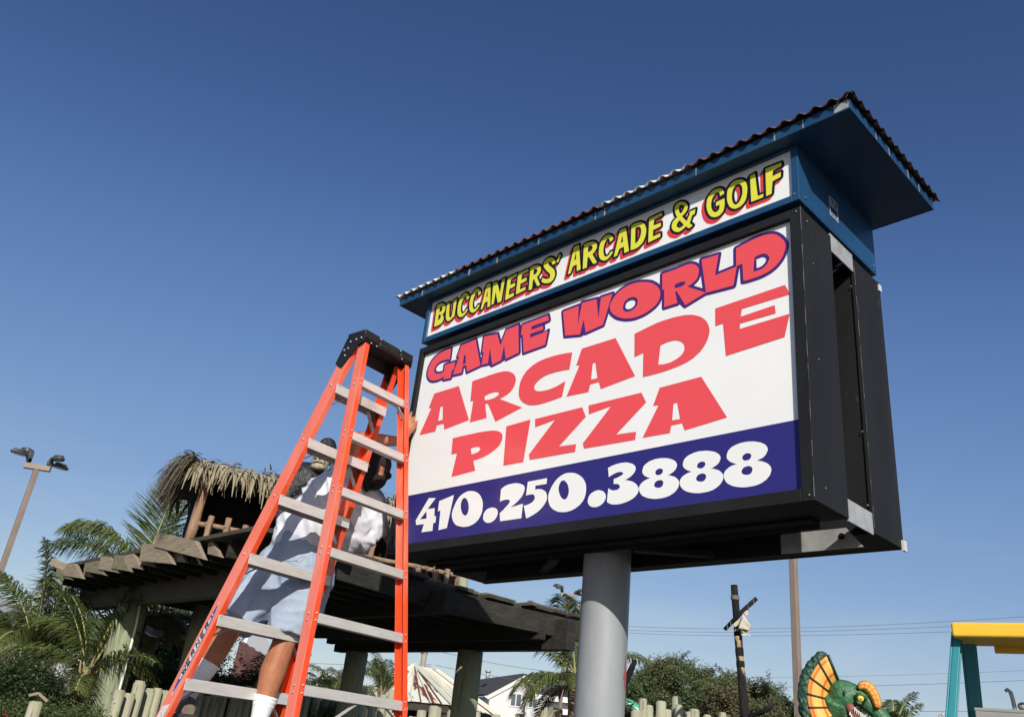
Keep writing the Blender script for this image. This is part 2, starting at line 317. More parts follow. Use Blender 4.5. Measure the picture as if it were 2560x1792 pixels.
# ================================================================== the pole sign
GLYPHS = {}
GLYPHS['g']='''293,1267 274,1269 256,1269 238,1269 221,1267 201,1264 182,1260 165,1255 148,1248 136,1241 125,1233 115,1223 107,1213 101,1202 96,1191 93,1178 91,1165 91,1155 92,1144 95,1133 101,1121 107,1112 115,1104 124,1096 135,1089 147,1083 160,1079 173,1077 186,1075 201,1074 216,1074 230,1076 243,1078 255,1089 262,1064 329,1057 330,1105 350,1113 352,1161 252,1164 256,1119 249,1117 241,1116 233,1115 224,1115 214,1116 202,1117 191,1120 180,1124 172,1129 165,1135 160,1142 157,1149 156,1158 158,1167 162,1175 167,1182 176,1189 186,1194 198,1199 211,1201 231,1201 252,1200 273,1197 295,1193
387,1262 516,1268 591,1076 477,1063 458,1113 429,1110 428,1068 346,1074 383,1186 366,1193|428,1184 444,1181 452,1124 426,1124
591,1266 707,1251 744,1165 781,1257 878,1261 907,1076 803,1063 777,1158 766,1064 694,1054 656,1172 656,1073 599,1078 605,1158 591,1163
909,1252 1108,1255 1120,1220 988,1221 987,1198 1077,1198 1082,1173 982,1174 984,1150 1120,1154 1108,1071 946,1066 922,1185 908,1186
1222,1243 1335,1245 1340,1123 1357,1256 1459,1246 1480,1122 1488,1247 1565,1244 1514,1076 1398,1064 1378,1149 1360,1064 1253,1086
1553,1170 1554,1180 1557,1190 1562,1199 1568,1206 1577,1218 1587,1228 1598,1237 1611,1244 1626,1251 1643,1256 1660,1260 1678,1261 1696,1261 1716,1259 1735,1256 1755,1251 1772,1245 1789,1239 1805,1231 1821,1221 1833,1211 1844,1201 1854,1189 1862,1177 1867,1167 1870,1158 1871,1148 1871,1139 1870,1128 1867,1118 1863,1108 1857,1099 1849,1091 1839,1084 1828,1078 1816,1073 1802,1068 1786,1063 1770,1060 1754,1058 1737,1057 1719,1057 1701,1059 1683,1063 1666,1067 1649,1073 1632,1081 1615,1089 1603,1097 1591,1107 1580,1117 1570,1128 1563,1138 1558,1149 1555,1160|1640,1140 1641,1150 1644,1159 1648,1167 1655,1174 1663,1178 1672,1181 1682,1182 1693,1182 1701,1180 1709,1178 1717,1173 1724,1168 1728,1162 1731,1156 1733,1150 1733,1144 1732,1135 1729,1126 1724,1119 1718,1113 1711,1109 1703,1105 1693,1103 1684,1103 1676,1103 1668,1105 1660,1109 1653,1113 1647,1119 1643,1126 1641,1133
1878,1256 1962,1255 1977,1257 1993,1258 2009,1258 2025,1258 2034,1257 2044,1255 2053,1252 2062,1247 2070,1241 2077,1234 2083,1227 2088,1218 2091,1211 2092,1204 2092,1196 2091,1189 2089,1180 2087,1171 2083,1162 2078,1155 2067,1147 2055,1141 2042,1136 2027,1133 2132,1066 2018,1034 1968,1126 1958,1128 1973,1060 1896,1061 1893,1162 1881,1163|1954,1167 1960,1169 1967,1170 1974,1171 1981,1171 1987,1172 1994,1171 2000,1170 2007,1168 2010,1166 2014,1164 2016,1161 2017,1158 2015,1153 2011,1150 2006,1148 2002,1147 1996,1145 1989,1145 1983,1145 1976,1145 1971,1146 1965,1147 1960,1149 1954,1151
2106,1256 2200,1251 2181,1143 2296,1151 2278,1055 2132,1065
2293,1249 2312,1253 2332,1257 2351,1260 2371,1263 2386,1265 2401,1266 2416,1267 2431,1266 2445,1265 2458,1263 2472,1259 2486,1253 2495,1247 2503,1240 2511,1231 2519,1222 2525,1212 2531,1203 2536,1192 2539,1182 2540,1173 2539,1164 2538,1155 2535,1147 2531,1136 2527,1126 2521,1117 2515,1108 2506,1099 2497,1090 2486,1082 2475,1076 2462,1070 2447,1066 2432,1062 2417,1060 2396,1059 2374,1059 2352,1059 2329,1062 2325,1155 2293,1152|2386,1163 2391,1166 2397,1168 2403,1170 2409,1170 2416,1171 2424,1170 2431,1169 2439,1166 2445,1162 2450,1157 2454,1151 2458,1144 2460,1139 2460,1134 2459,1128 2457,1124 2453,1117 2449,1110 2443,1105 2437,1100 2432,1097 2426,1094 2419,1093 2412,1092 2405,1091 2397,1092 2388,1092 2380,1094'''
GLYPHS['r']='''191,986 417,985 551,740 339,721 326,761 264,762 258,724 107,729 183,890 157,896|272,880 293,879 311,790 270,790
535,988 647,990 678,992 709,992 740,992 771,990 787,989 804,987 820,983 837,978 850,972 863,965 874,957 885,948 893,939 899,929 903,919 906,910 906,899 904,888 901,879 896,870 890,861 883,853 875,846 865,840 848,833 830,827 810,823 789,820 978,728 779,685 698,811 675,812 702,723 562,723 567,856 542,858|663,866 675,868 689,870 702,872 716,872 727,872 739,872 750,871 762,868 768,865 775,861 780,857 781,853 777,847 771,843 763,840 755,838 743,835 732,834 719,834 706,834 697,834 687,836 677,837 667,839
1315,971 1304,874 1285,877 1267,879 1249,881 1231,882 1207,883 1184,883 1161,883 1138,881 1122,878 1106,873 1092,867 1079,860 1071,854 1064,847 1059,839 1056,830 1057,824 1060,818 1064,812 1070,807 1080,802 1091,798 1102,795 1112,794 1133,792 1153,791 1172,791 1191,793 1215,796 1238,801 1261,807 1282,814 1268,727 1244,725 1220,723 1196,721 1171,720 1148,719 1125,719 1102,719 1077,721 1060,724 1043,728 1026,733 1009,741 994,749 981,758 969,769 958,781 950,793 945,805 942,817 940,829 939,846 940,863 942,879 946,894 953,909 962,922 973,934 985,945 1004,956 1023,966 1045,973 1068,979 1096,983 1125,985 1154,985 1184,985 1217,983 1249,980 1282,976
1379,976 1602,976 1737,732 1526,712 1510,754 1455,753 1446,714 1298,721 1371,881 1348,886|1462,868 1479,870 1499,778 1458,780
1722,966 1824,983 1852,987 1881,989 1911,989 1940,989 1965,988 1991,985 2016,982 2041,976 2058,971 2075,963 2092,954 2107,944 2118,934 2127,924 2136,912 2142,900 2147,889 2150,877 2152,866 2152,856 2150,842 2146,828 2141,816 2135,804 2128,793 2119,782 2109,772 2099,763 2084,754 2069,745 2052,738 2035,732 2014,727 1992,723 1970,720 1948,718 1927,716 1906,715 1885,714 1863,714 1844,714 1824,714 1804,715 1784,716 1781,845 1728,836|1881,858 1893,861 1906,863 1919,865 1932,865 1943,865 1955,864 1966,862 1977,858 1986,854 1994,849 2002,843 2008,836 2012,830 2016,824 2017,817 2018,810 2018,803 2016,796 2013,790 2009,784 2003,778 1996,772 1988,768 1980,764 1968,760 1956,757 1943,754 1930,753 1916,753 1901,754 1887,756 1872,759
2182,966 2529,975 2552,922 2319,922 2313,884 2478,891 2482,850 2309,851 2307,824 2546,828 2519,725 2237,710 2223,877 2183,875
429,651 570,648 600,647 631,646 661,645 691,643 713,641 735,639 757,636 779,632 793,628 807,624 820,618 832,610 840,604 845,597 849,589 850,582 850,571 848,561 844,552 839,544 831,535 821,528 810,521 798,515 781,507 763,501 745,495 725,490 703,487 681,484 658,482 634,481 661,419 465,411 485,549 436,550|600,559 608,560 616,560 625,560 634,560 642,560 650,559 659,558 667,555 672,553 676,549 679,545 680,542 678,537 675,533 670,530 664,527 652,525 640,523 626,522 613,522
871,639 1053,643 1031,410 882,413
1087,639 1412,638 1441,581 1274,453 1390,445 1387,406 1077,414 1066,444 1232,606 1093,592
1453,639 1779,636 1809,579 1640,450 1758,442 1755,402 1443,412 1433,442 1598,604 1459,590
1884,637 2110,639 2241,417 2027,398 2013,435 1955,435 1948,400 1797,405 1881,550 1850,553|1964,540 1984,540 2002,457 1959,459'''
GLYPHS['w']='''292,310 354,302 295,245 357,243 365,195 380,194 383,157 363,156 367,112 270,113 282,159 212,161 201,189|288,233 240,191 298,189
389,279 510,300 488,115 419,110 412,222 390,221
516,183 514,194 516,205 519,216 523,226 529,240 535,253 543,266 553,277 563,285 576,292 590,298 605,302 618,305 632,305 647,305 661,302 675,299 689,294 702,288 714,281 725,272 734,263 742,252 749,242 754,232 757,222 759,212 760,203 760,192 760,181 758,171 755,161 750,151 744,142 736,133 727,126 716,120 704,115 690,111 676,108 661,106 646,106 629,107 613,109 597,113 581,117 566,122 553,130 539,142 529,155 521,169|583,219 581,228 580,237 580,245 582,254 585,259 588,264 593,269 600,271 606,271 612,268 618,265 623,261 630,254 635,246 639,239 643,231 646,224 648,216 649,209 650,201 649,195 648,188 646,182 643,176 640,173 636,171 632,169 626,169 619,172 613,176 607,180 602,185 596,193 590,202 586,211
772,149 773,158 776,166 781,174 788,180 797,185 807,188 818,189 830,190 840,189 850,186 859,183 868,178 873,174 877,169 880,163 881,158 881,150 879,142 877,135 872,129 867,123 860,118 852,114 843,111 835,109 827,109 819,109 810,110 802,112 794,116 787,120 781,125 776,131 773,137 772,143
886,280 894,286 903,291 913,295 924,298 938,300 952,301 967,301 981,301 993,300 1004,298 1016,295 1027,292 1035,288 1044,285 1051,280 1057,275 1061,268 1062,262 1062,255 1061,249 1057,239 1053,230 1048,222 1040,215 1025,203 1008,192 991,182 971,173 1060,182 1059,107 906,108 897,151 910,160 923,168 935,178 947,187 953,192 958,197 962,202 963,208 960,212 955,216 949,218 942,219 928,220 914,219 901,217 888,214
1080,295 1214,295 1213,265 1137,266 1137,245 1146,246 1155,246 1165,245 1174,243 1182,241 1190,238 1198,234 1205,230 1211,225 1216,219 1220,213 1222,207 1224,200 1225,192 1225,185 1223,178 1218,169 1212,161 1205,153 1197,146 1187,138 1177,131 1165,125 1153,120 1139,114 1125,110 1110,105 1094,102 1068,170 1081,171 1093,172 1105,175 1116,178 1124,181 1131,186 1137,191 1140,197 1141,203 1140,208 1136,214 1132,219 1127,222 1121,223 1116,224 1110,224 1101,224 1093,224 1085,224 1076,222
1232,190 1232,202 1234,213 1238,223 1243,233 1249,245 1257,256 1266,267 1276,276 1286,284 1298,290 1311,296 1325,300 1337,302 1350,302 1363,301 1376,299 1390,296 1403,291 1416,285 1428,278 1439,270 1449,262 1457,252 1464,242 1470,232 1473,222 1475,212 1476,202 1476,191 1475,180 1473,170 1469,160 1464,151 1458,143 1450,136 1442,129 1431,123 1420,117 1408,113 1395,109 1382,107 1368,105 1354,105 1339,106 1326,108 1313,110 1300,114 1287,120 1276,125 1266,132 1257,140 1249,148 1243,158 1237,169 1234,180|1297,226 1297,234 1298,242 1300,249 1304,256 1307,261 1311,265 1316,267 1323,268 1330,266 1336,262 1342,258 1347,252 1353,245 1358,237 1361,229 1364,221 1366,213 1366,206 1366,198 1364,191 1363,185 1360,180 1357,175 1352,170 1349,169 1345,169 1340,169 1336,170 1329,174 1323,178 1318,183 1314,189 1308,198 1303,207 1300,217
1491,142 1492,151 1494,159 1498,166 1503,173 1511,178 1521,182 1531,185 1542,187 1551,187 1560,186 1568,183 1577,180 1584,176 1590,170 1595,164 1598,158 1600,152 1600,145 1598,139 1596,134 1591,127 1586,121 1579,116 1571,112 1563,109 1553,107 1543,106 1533,107 1525,109 1517,111 1509,115 1502,120 1498,125 1494,131 1492,137
1603,288 1614,292 1625,295 1637,297 1649,299 1663,300 1677,301 1691,300 1705,299 1715,297 1726,294 1736,290 1746,286 1752,282 1758,277 1762,272 1765,266 1766,260 1765,254 1763,249 1760,244 1756,239 1751,234 1745,230 1739,226 1731,222 1723,219 1714,216 1705,213 1715,212 1725,210 1735,206 1745,203 1754,198 1762,194 1769,188 1776,182 1780,176 1784,170 1787,164 1788,158 1787,151 1785,145 1782,140 1778,135 1771,129 1763,123 1754,119 1745,115 1732,111 1719,108 1705,106 1691,104 1679,104 1667,104 1654,105 1641,107 1632,110 1623,114 1615,118 1608,124 1612,188 1618,184 1624,180 1630,177 1636,175 1644,173 1652,173 1660,173 1667,174 1671,176 1675,178 1678,181 1680,185 1679,189 1677,192 1674,196 1670,199 1664,201 1656,203 1649,204 1642,204 1641,228 1652,230 1662,232 1673,235 1683,239 1687,240 1691,242 1694,244 1695,247 1694,250 1691,253 1686,255 1682,257 1676,258 1669,258 1663,258 1657,257 1645,255 1633,251 1622,247 1611,242
2239,246 2241,253 2243,259 2247,265 2251,269 2258,275 2266,279 2275,282 2284,285 2296,287 2308,289 2321,289 2333,289 2345,288 2357,286 2369,284 2381,280 2390,277 2398,274 2406,269 2414,264 2419,260 2423,254 2426,249 2428,243 2428,237 2426,232 2423,227 2421,222 2418,218 2414,215 2411,212 2407,209 2400,206 2393,204 2386,202 2379,200 2389,197 2399,194 2408,190 2418,185 2424,181 2429,177 2434,171 2438,166 2440,161 2441,156 2441,151 2441,147 2439,140 2436,133 2432,127 2427,122 2420,115 2411,110 2402,105 2392,101 2380,98 2368,96 2355,95 2342,95 2329,95 2316,96 2303,98 2290,101 2279,104 2267,108 2256,114 2246,120 2239,126 2234,132 2230,140 2226,147 2225,154 2224,160 2225,166 2228,172 2232,178 2237,183 2244,187 2250,191 2259,195 2268,197 2278,199 2287,200 2280,202 2273,205 2266,209 2259,212 2254,216 2249,220 2246,224 2242,228 2240,233 2239,237 2239,242|2312,224 2313,228 2315,231 2319,234 2322,236 2326,238 2331,239 2335,239 2340,238 2344,237 2348,235 2351,232 2353,229 2354,225 2353,222 2352,218 2350,215 2347,212 2344,210 2340,208 2336,208 2331,208 2326,208 2322,209 2318,211 2315,214 2313,217 2312,221|2308,165 2309,169 2311,173 2314,176 2317,179 2322,181 2328,182 2333,183 2339,183 2344,182 2348,180 2352,178 2355,175 2357,171 2358,167 2358,163 2357,160 2355,156 2352,152 2349,149 2345,147 2339,146 2334,146 2328,147 2323,148 2320,149 2316,151 2313,153 2311,155 2309,158 2308,160 2308,163
1804,247 1806,253 1808,259 1811,265 1815,269 1823,274 1831,278 1839,282 1848,284 1860,286 1872,288 1885,288 1897,288 1909,287 1921,285 1933,283 1944,280 1953,277 1961,273 1970,269 1977,264 1982,260 1986,255 1989,249 1991,244 1991,238 1989,233 1987,228 1984,224 1981,220 1978,217 1974,214 1970,212 1964,209 1957,206 1950,204 1943,203 1953,200 1962,197 1972,193 1981,189 1987,185 1992,180 1997,175 2001,170 2003,165 2004,161 2005,156 2004,152 2002,145 1999,139 1995,133 1991,128 1983,121 1975,116 1966,112 1956,108 1944,105 1931,103 1919,102 1906,102 1893,102 1880,103 1867,105 1854,108 1843,111 1832,115 1821,120 1810,126 1804,131 1799,138 1794,145 1791,152 1789,158 1789,164 1790,170 1792,175 1796,181 1802,186 1808,190 1815,194 1823,197 1833,200 1842,202 1851,203 1844,205 1837,208 1830,211 1823,215 1818,218 1814,221 1810,226 1807,230 1805,234 1804,239 1804,243|1876,226 1877,229 1879,233 1883,235 1886,238 1890,239 1895,240 1899,240 1904,239 1908,238 1911,236 1915,234 1917,231 1917,227 1917,223 1916,220 1914,217 1911,214 1907,212 1904,211 1900,210 1895,210 1890,210 1886,211 1882,214 1879,216 1877,219 1876,222|1872,169 1873,173 1875,177 1878,180 1881,182 1886,184 1892,186 1897,186 1903,186 1907,185 1912,184 1916,181 1919,178 1921,175 1921,171 1921,167 1920,164 1918,160 1916,156 1912,154 1908,152 1903,151 1898,151 1892,152 1887,153 1884,154 1880,156 1877,158 1875,160 1873,162 1872,164 1872,167
2022,244 2024,251 2026,257 2029,262 2034,267 2041,272 2049,276 2058,279 2067,281 2078,284 2091,285 2103,286 2115,285 2127,284 2139,283 2151,280 2163,277 2172,274 2180,271 2188,267 2196,261 2201,257 2205,252 2208,247 2210,241 2210,236 2208,230 2205,225 2203,221 2200,217 2196,214 2193,211 2189,209 2182,206 2176,203 2168,201 2161,200 2171,198 2181,194 2191,190 2200,186 2206,182 2211,177 2216,172 2220,167 2222,163 2223,158 2223,153 2223,149 2221,142 2218,136 2214,130 2209,125 2202,119 2193,113 2184,109 2175,105 2163,102 2150,100 2137,99 2124,99 2111,99 2099,100 2086,102 2073,105 2061,108 2050,112 2039,117 2029,123 2022,129 2017,135 2012,142 2009,149 2008,155 2007,161 2008,167 2010,173 2015,179 2020,184 2026,188 2033,191 2042,195 2051,197 2060,199 2070,200 2063,202 2055,205 2048,208 2041,212 2037,215 2032,219 2028,223 2025,227 2023,231 2022,236 2022,240|2094,223 2096,227 2098,230 2101,233 2105,235 2109,236 2113,237 2118,237 2123,237 2126,235 2130,234 2133,231 2135,228 2136,224 2135,221 2134,217 2132,214 2129,212 2126,210 2122,208 2118,207 2114,207 2109,208 2104,209 2100,211 2097,213 2095,216 2094,220|2090,167 2092,170 2094,174 2096,177 2100,180 2105,182 2110,183 2116,184 2122,183 2126,183 2130,181 2134,179 2137,176 2139,172 2140,169 2140,165 2139,161 2137,157 2134,154 2131,151 2127,149 2122,148 2116,148 2111,149 2105,150 2102,151 2099,153 2096,155 2093,157 2092,159 2091,162 2090,164'''
GLYPHS['b']='''2458,1625 2538,1623 2540,1603 2496,1597 2492,1566 2535,1570 2533,1544 2492,1537 2485,1470 2458,1468
2377,1619 2403,1624 2415,1487 2444,1488 2442,1469 2381,1469
2252,1558 2253,1568 2253,1578 2255,1588 2258,1597 2262,1605 2267,1613 2273,1620 2280,1625 2287,1628 2295,1629 2304,1629 2312,1628 2321,1626 2329,1622 2337,1617 2344,1610 2350,1602 2355,1593 2358,1583 2360,1574 2362,1562 2362,1550 2361,1539 2360,1528 2358,1517 2356,1506 2353,1496 2348,1487 2343,1480 2336,1475 2329,1470 2321,1467 2314,1466 2306,1465 2298,1466 2289,1469 2283,1474 2276,1479 2270,1486 2265,1494 2261,1502 2258,1511 2255,1519 2254,1528 2252,1536 2252,1543 2252,1551|2279,1552 2280,1562 2282,1572 2284,1581 2288,1589 2292,1594 2297,1599 2303,1602 2309,1603 2314,1602 2319,1600 2324,1596 2328,1591 2332,1584 2334,1577 2335,1569 2336,1562 2336,1553 2336,1544 2335,1536 2333,1528 2330,1519 2326,1510 2322,1502 2316,1495 2313,1492 2308,1489 2303,1488 2298,1489 2293,1492 2289,1497 2286,1503 2283,1509 2281,1520 2279,1531 2279,1542
2236,1580 2236,1587 2234,1595 2231,1603 2227,1610 2223,1615 2217,1620 2211,1623 2205,1625 2197,1626 2189,1627 2181,1627 2174,1625 2167,1621 2160,1616 2154,1610 2149,1603 2145,1595 2141,1586 2139,1576 2138,1566 2137,1556 2137,1545 2139,1534 2141,1523 2144,1513 2147,1503 2152,1493 2158,1484 2163,1478 2168,1473 2174,1469 2180,1466 2188,1463 2195,1462 2202,1462 2208,1463 2216,1466 2223,1471 2229,1477 2233,1485 2237,1500 2239,1516 2239,1534 2238,1552 2191,1549 2191,1525 2211,1526 2211,1517 2211,1509 2209,1502 2205,1496 2201,1493 2195,1491 2189,1491 2183,1494 2177,1500 2172,1507 2169,1516 2166,1524 2164,1535 2164,1546 2164,1556 2166,1566 2168,1574 2171,1582 2175,1589 2180,1595 2185,1600 2191,1603 2198,1604 2205,1602 2210,1597 2213,1589 2214,1582 2213,1575
1991,1638 1998,1634 2005,1630 2012,1624 2018,1617 2022,1610 2025,1603 2027,1596 2027,1589 2026,1581 2024,1575 2020,1569 2016,1563 2011,1559 2006,1555 1999,1551 1993,1549 2023,1507 2040,1541 2040,1557 2073,1558 2069,1532 2055,1529 2041,1487 2059,1466 2036,1459 2018,1479 2010,1472 2001,1467 1991,1463 1980,1461 1973,1462 1965,1466 1957,1470 1950,1476 1944,1482 1940,1489 1936,1496 1934,1504 1933,1512 1934,1521 1936,1528 1939,1535 1944,1541 1951,1547 1958,1551 1966,1554 1962,1563 1958,1572 1955,1581 1953,1590 1951,1598 1949,1607 1948,1615 1949,1622 1951,1628 1954,1634 1958,1638 1964,1641 1970,1642 1976,1642 1984,1641|1975,1611 1977,1616 1981,1619 1986,1620 1991,1620 1996,1617 2000,1614 2004,1609 2006,1604 2007,1597 2006,1592 2004,1586 2001,1582 1997,1577 1993,1571 1988,1569 1983,1571 1977,1581 1975,1591 1974,1602|1964,1510 1967,1516 1971,1522 1976,1526 1981,1530 2006,1493 2002,1489 1997,1486 1991,1484 1985,1483 1981,1484 1977,1486 1972,1489 1968,1493 1966,1497 1964,1502 1963,1506
1790,1617 1869,1622 1874,1604 1822,1598 1820,1562 1865,1562 1866,1540 1818,1535 1818,1495 1864,1498 1865,1477 1790,1469
1674,1620 1683,1623 1693,1624 1703,1624 1714,1623 1723,1622 1732,1619 1741,1615 1750,1609 1757,1601 1763,1591 1767,1582 1771,1572 1773,1560 1774,1549 1774,1538 1773,1528 1770,1516 1766,1505 1762,1495 1755,1485 1749,1478 1740,1473 1731,1468 1721,1465 1712,1463 1701,1463 1690,1463 1678,1466|1702,1593 1707,1596 1714,1596 1721,1595 1728,1592 1733,1588 1737,1581 1739,1575 1741,1568 1742,1558 1741,1548 1740,1538 1737,1529 1735,1522 1731,1516 1727,1510 1723,1504 1719,1501 1715,1499 1710,1497 1705,1496
1598,1622 1638,1622 1667,1464 1637,1462 1632,1505 1601,1502 1588,1465 1566,1464|1616,1583 1625,1539 1609,1535
1555,1581 1554,1587 1552,1593 1549,1599 1545,1605 1538,1611 1531,1618 1523,1622 1516,1625 1507,1626 1499,1625 1492,1622 1485,1618 1478,1611 1472,1603 1467,1594 1463,1584 1460,1573 1459,1561 1458,1548 1458,1535 1459,1524 1461,1512 1465,1501 1471,1489 1476,1482 1484,1475 1492,1470 1500,1466 1509,1465 1517,1465 1524,1467 1530,1471 1539,1477 1547,1484 1554,1493 1560,1502 1541,1507 1539,1501 1535,1496 1531,1491 1526,1488 1521,1487 1516,1486 1510,1487 1505,1491 1499,1498 1495,1506 1493,1515 1491,1523 1490,1535 1490,1546 1491,1557 1493,1567 1495,1575 1498,1583 1502,1590 1508,1596 1511,1599 1516,1600 1520,1599 1525,1596 1529,1590 1531,1583 1532,1577 1531,1571
1345,1625 1356,1627 1368,1628 1380,1628 1393,1626 1402,1624 1412,1621 1421,1616 1429,1610 1435,1603 1439,1595 1441,1587 1442,1579 1442,1572 1440,1565 1437,1560 1433,1554 1429,1550 1424,1546 1419,1542 1413,1539 1451,1472 1425,1471 1388,1532 1380,1529 1379,1465 1350,1466|1378,1601 1383,1602 1389,1602 1395,1601 1402,1598 1406,1595 1409,1591 1411,1587 1411,1582 1411,1578 1409,1573 1407,1570 1403,1567 1398,1565 1392,1564 1386,1563 1379,1563
90,1634 100,1637 112,1638 125,1637 138,1634 148,1630 159,1624 168,1617 175,1610 180,1598 183,1587 183,1577 181,1567 179,1559 174,1553 168,1547 160,1543 167,1536 174,1528 178,1520 181,1513 182,1504 181,1496 177,1489 173,1482 167,1479 160,1476 151,1474 143,1473 131,1472 120,1472 108,1472 95,1472|125,1603 129,1605 134,1606 140,1605 145,1602 150,1596 153,1590 154,1584 152,1580 148,1575 142,1572 134,1570 125,1570|123,1552 127,1553 133,1553 139,1551 143,1548 147,1541 149,1534 149,1528 147,1523 143,1518 138,1515 132,1513 125,1511
196,1614 223,1613 223,1589 226,1565 229,1540 234,1515 235,1510 238,1504 242,1499 247,1496 253,1496 257,1498 260,1502 261,1507 263,1534 263,1562 261,1591 258,1620 288,1621 288,1491 270,1486 266,1482 261,1478 255,1476 249,1474 242,1474 236,1474 229,1475 222,1479 214,1486 209,1494 205,1502 203,1510 199,1537 196,1563 195,1589
620,1622 653,1623 694,1526 698,1622 723,1624 713,1465 684,1464 652,1553 649,1468 629,1469
1137,1578 1136,1587 1133,1597 1128,1606 1121,1616 1114,1623 1106,1629 1097,1633 1088,1636 1077,1637 1067,1636 1058,1633 1051,1629 1046,1622 1043,1614 1042,1605 1044,1594 1048,1585 1055,1575 1062,1565 1070,1555 1078,1546 1087,1538 1095,1530 1101,1521 1104,1513 1105,1506 1104,1499 1100,1495 1095,1493 1088,1493 1081,1495 1073,1497 1065,1501 1058,1506 1050,1511 1044,1517 1039,1493 1046,1485 1055,1479 1064,1473 1072,1469 1085,1466 1098,1463 1109,1463 1119,1465 1128,1470 1135,1478 1139,1487 1142,1497 1142,1507 1140,1518 1136,1529 1130,1541 1120,1552 1109,1563 1097,1574 1086,1586 1083,1591 1081,1596 1081,1601 1082,1604 1087,1606 1092,1605 1098,1603 1104,1600 1108,1595 1110,1589 1111,1584 1110,1580
1163,1632 1176,1618 1156,1578 1144,1585
409,1589 408,1595 406,1601 403,1608 399,1613 392,1621 384,1627 376,1633 369,1636 359,1637 351,1635 343,1632 337,1628 329,1621 323,1612 318,1603 314,1592 311,1580 309,1567 308,1554 309,1540 310,1528 312,1516 316,1503 322,1491 328,1483 335,1476 344,1470 352,1467 361,1465 369,1466 377,1468 383,1472 393,1478 401,1486 408,1495 414,1505 395,1511 392,1504 389,1498 384,1494 379,1490 374,1488 368,1488 362,1489 357,1493 351,1501 347,1509 344,1518 343,1527 341,1539 341,1551 342,1563 344,1574 347,1583 350,1591 355,1599 360,1605 364,1607 368,1608 373,1608 378,1605 382,1598 385,1591 385,1584 385,1578
516,1585 515,1591 513,1598 510,1604 506,1610 500,1617 492,1623 485,1628 477,1632 468,1632 460,1631 453,1628 447,1624 440,1617 434,1608 429,1599 425,1589 422,1577 420,1564 419,1551 420,1537 421,1526 423,1513 427,1501 432,1489 438,1481 445,1474 453,1469 461,1465 470,1463 478,1464 485,1466 491,1470 500,1476 508,1484 515,1493 521,1503 502,1508 500,1502 497,1496 492,1491 487,1488 482,1486 477,1486 471,1487 466,1491 461,1498 457,1507 454,1516 452,1524 451,1537 451,1548 452,1560 454,1570 456,1579 460,1588 464,1595 469,1601 472,1603 477,1605 482,1604 486,1601 490,1595 493,1588 493,1581 493,1575
562,1631 595,1631 620,1462 595,1461 590,1506 564,1503 553,1464 534,1463|576,1589 584,1542 570,1539
747,1616 822,1621 827,1603 778,1596 776,1558 818,1558 819,1535 774,1530 774,1488 817,1491 818,1469 747,1461
836,1616 917,1620 922,1603 869,1597 867,1562 913,1562 913,1541 865,1535 865,1496 912,1500 912,1479 836,1472
935,1621 945,1623 956,1624 968,1624 979,1622 987,1620 996,1617 1004,1613 1012,1606 1017,1599 1021,1592 1023,1584 1024,1577 1024,1570 1022,1563 1019,1558 1016,1553 1012,1548 1007,1544 1003,1541 997,1538 1031,1472 1008,1472 974,1531 967,1528 966,1466 940,1467|965,1597 970,1599 975,1599 981,1598 987,1595 991,1592 993,1588 995,1584 996,1580 995,1575 994,1571 991,1568 988,1565 984,1563 978,1561 972,1561 966,1561
1271,1640 1308,1640 1335,1469 1308,1467 1303,1513 1274,1510 1262,1471 1242,1469|1288,1598 1296,1550 1281,1546'''
SX0, SX1, SYF, SYB = -4.072, -1.4456, 2.9588, 3.7592
SZB, SZT = 1.0009+EYE, 2.3338+EYE
BZB, BZT = 1.375+1.0009+EYE, 1.683+1.0009+EYE          # blue box
YM1, YM2 = 3.243, 3.476                                 # gap between the two back-to-back cabinets
sign = thing('pole_sign', (-2.757, 3.36, 0), 'tall double cabinet pole sign advertising an arcade and pizza, on a grey pole', 'sign')

# pole
m = MB(); m.smooth = True; n_ = 48; R_ = .119
m.tube([(-2.757,3.36,0),(-2.757,3.36,1.2),(-2.757,3.36,2.4),(-2.757,3.36,SZB+.5)], R_, n_, caps=False)
pole = m.build('pole', M['pole'], sign)
m = MB(); m.smooth = True                                   # worn primer patches on the pole
def pole_patch(a0, z0, pts):
    vs = []
    for (da, dz) in pts:
        a = a0+da/R_; vs.append((-2.757+math.cos(a)*(R_+.0015), 3.36+math.sin(a)*(R_+.0015), z0+dz))
    m.face(vs)
pole_patch(math.radians(20), 2.02, [(0,-.07),(.018,-.02),(.012,.05),(-.004,.10),(-.012,.02),(-.022,-.01),(-.010,-.03)])
pole_patch(math.radians(-38), 1.80, [(0,-.012),(.012,-.004),(.014,.008),(.002,.012),(-.012,.002)])
m.build('primer_patch', M['redlead'], pole)['kind'] = 'stuff'

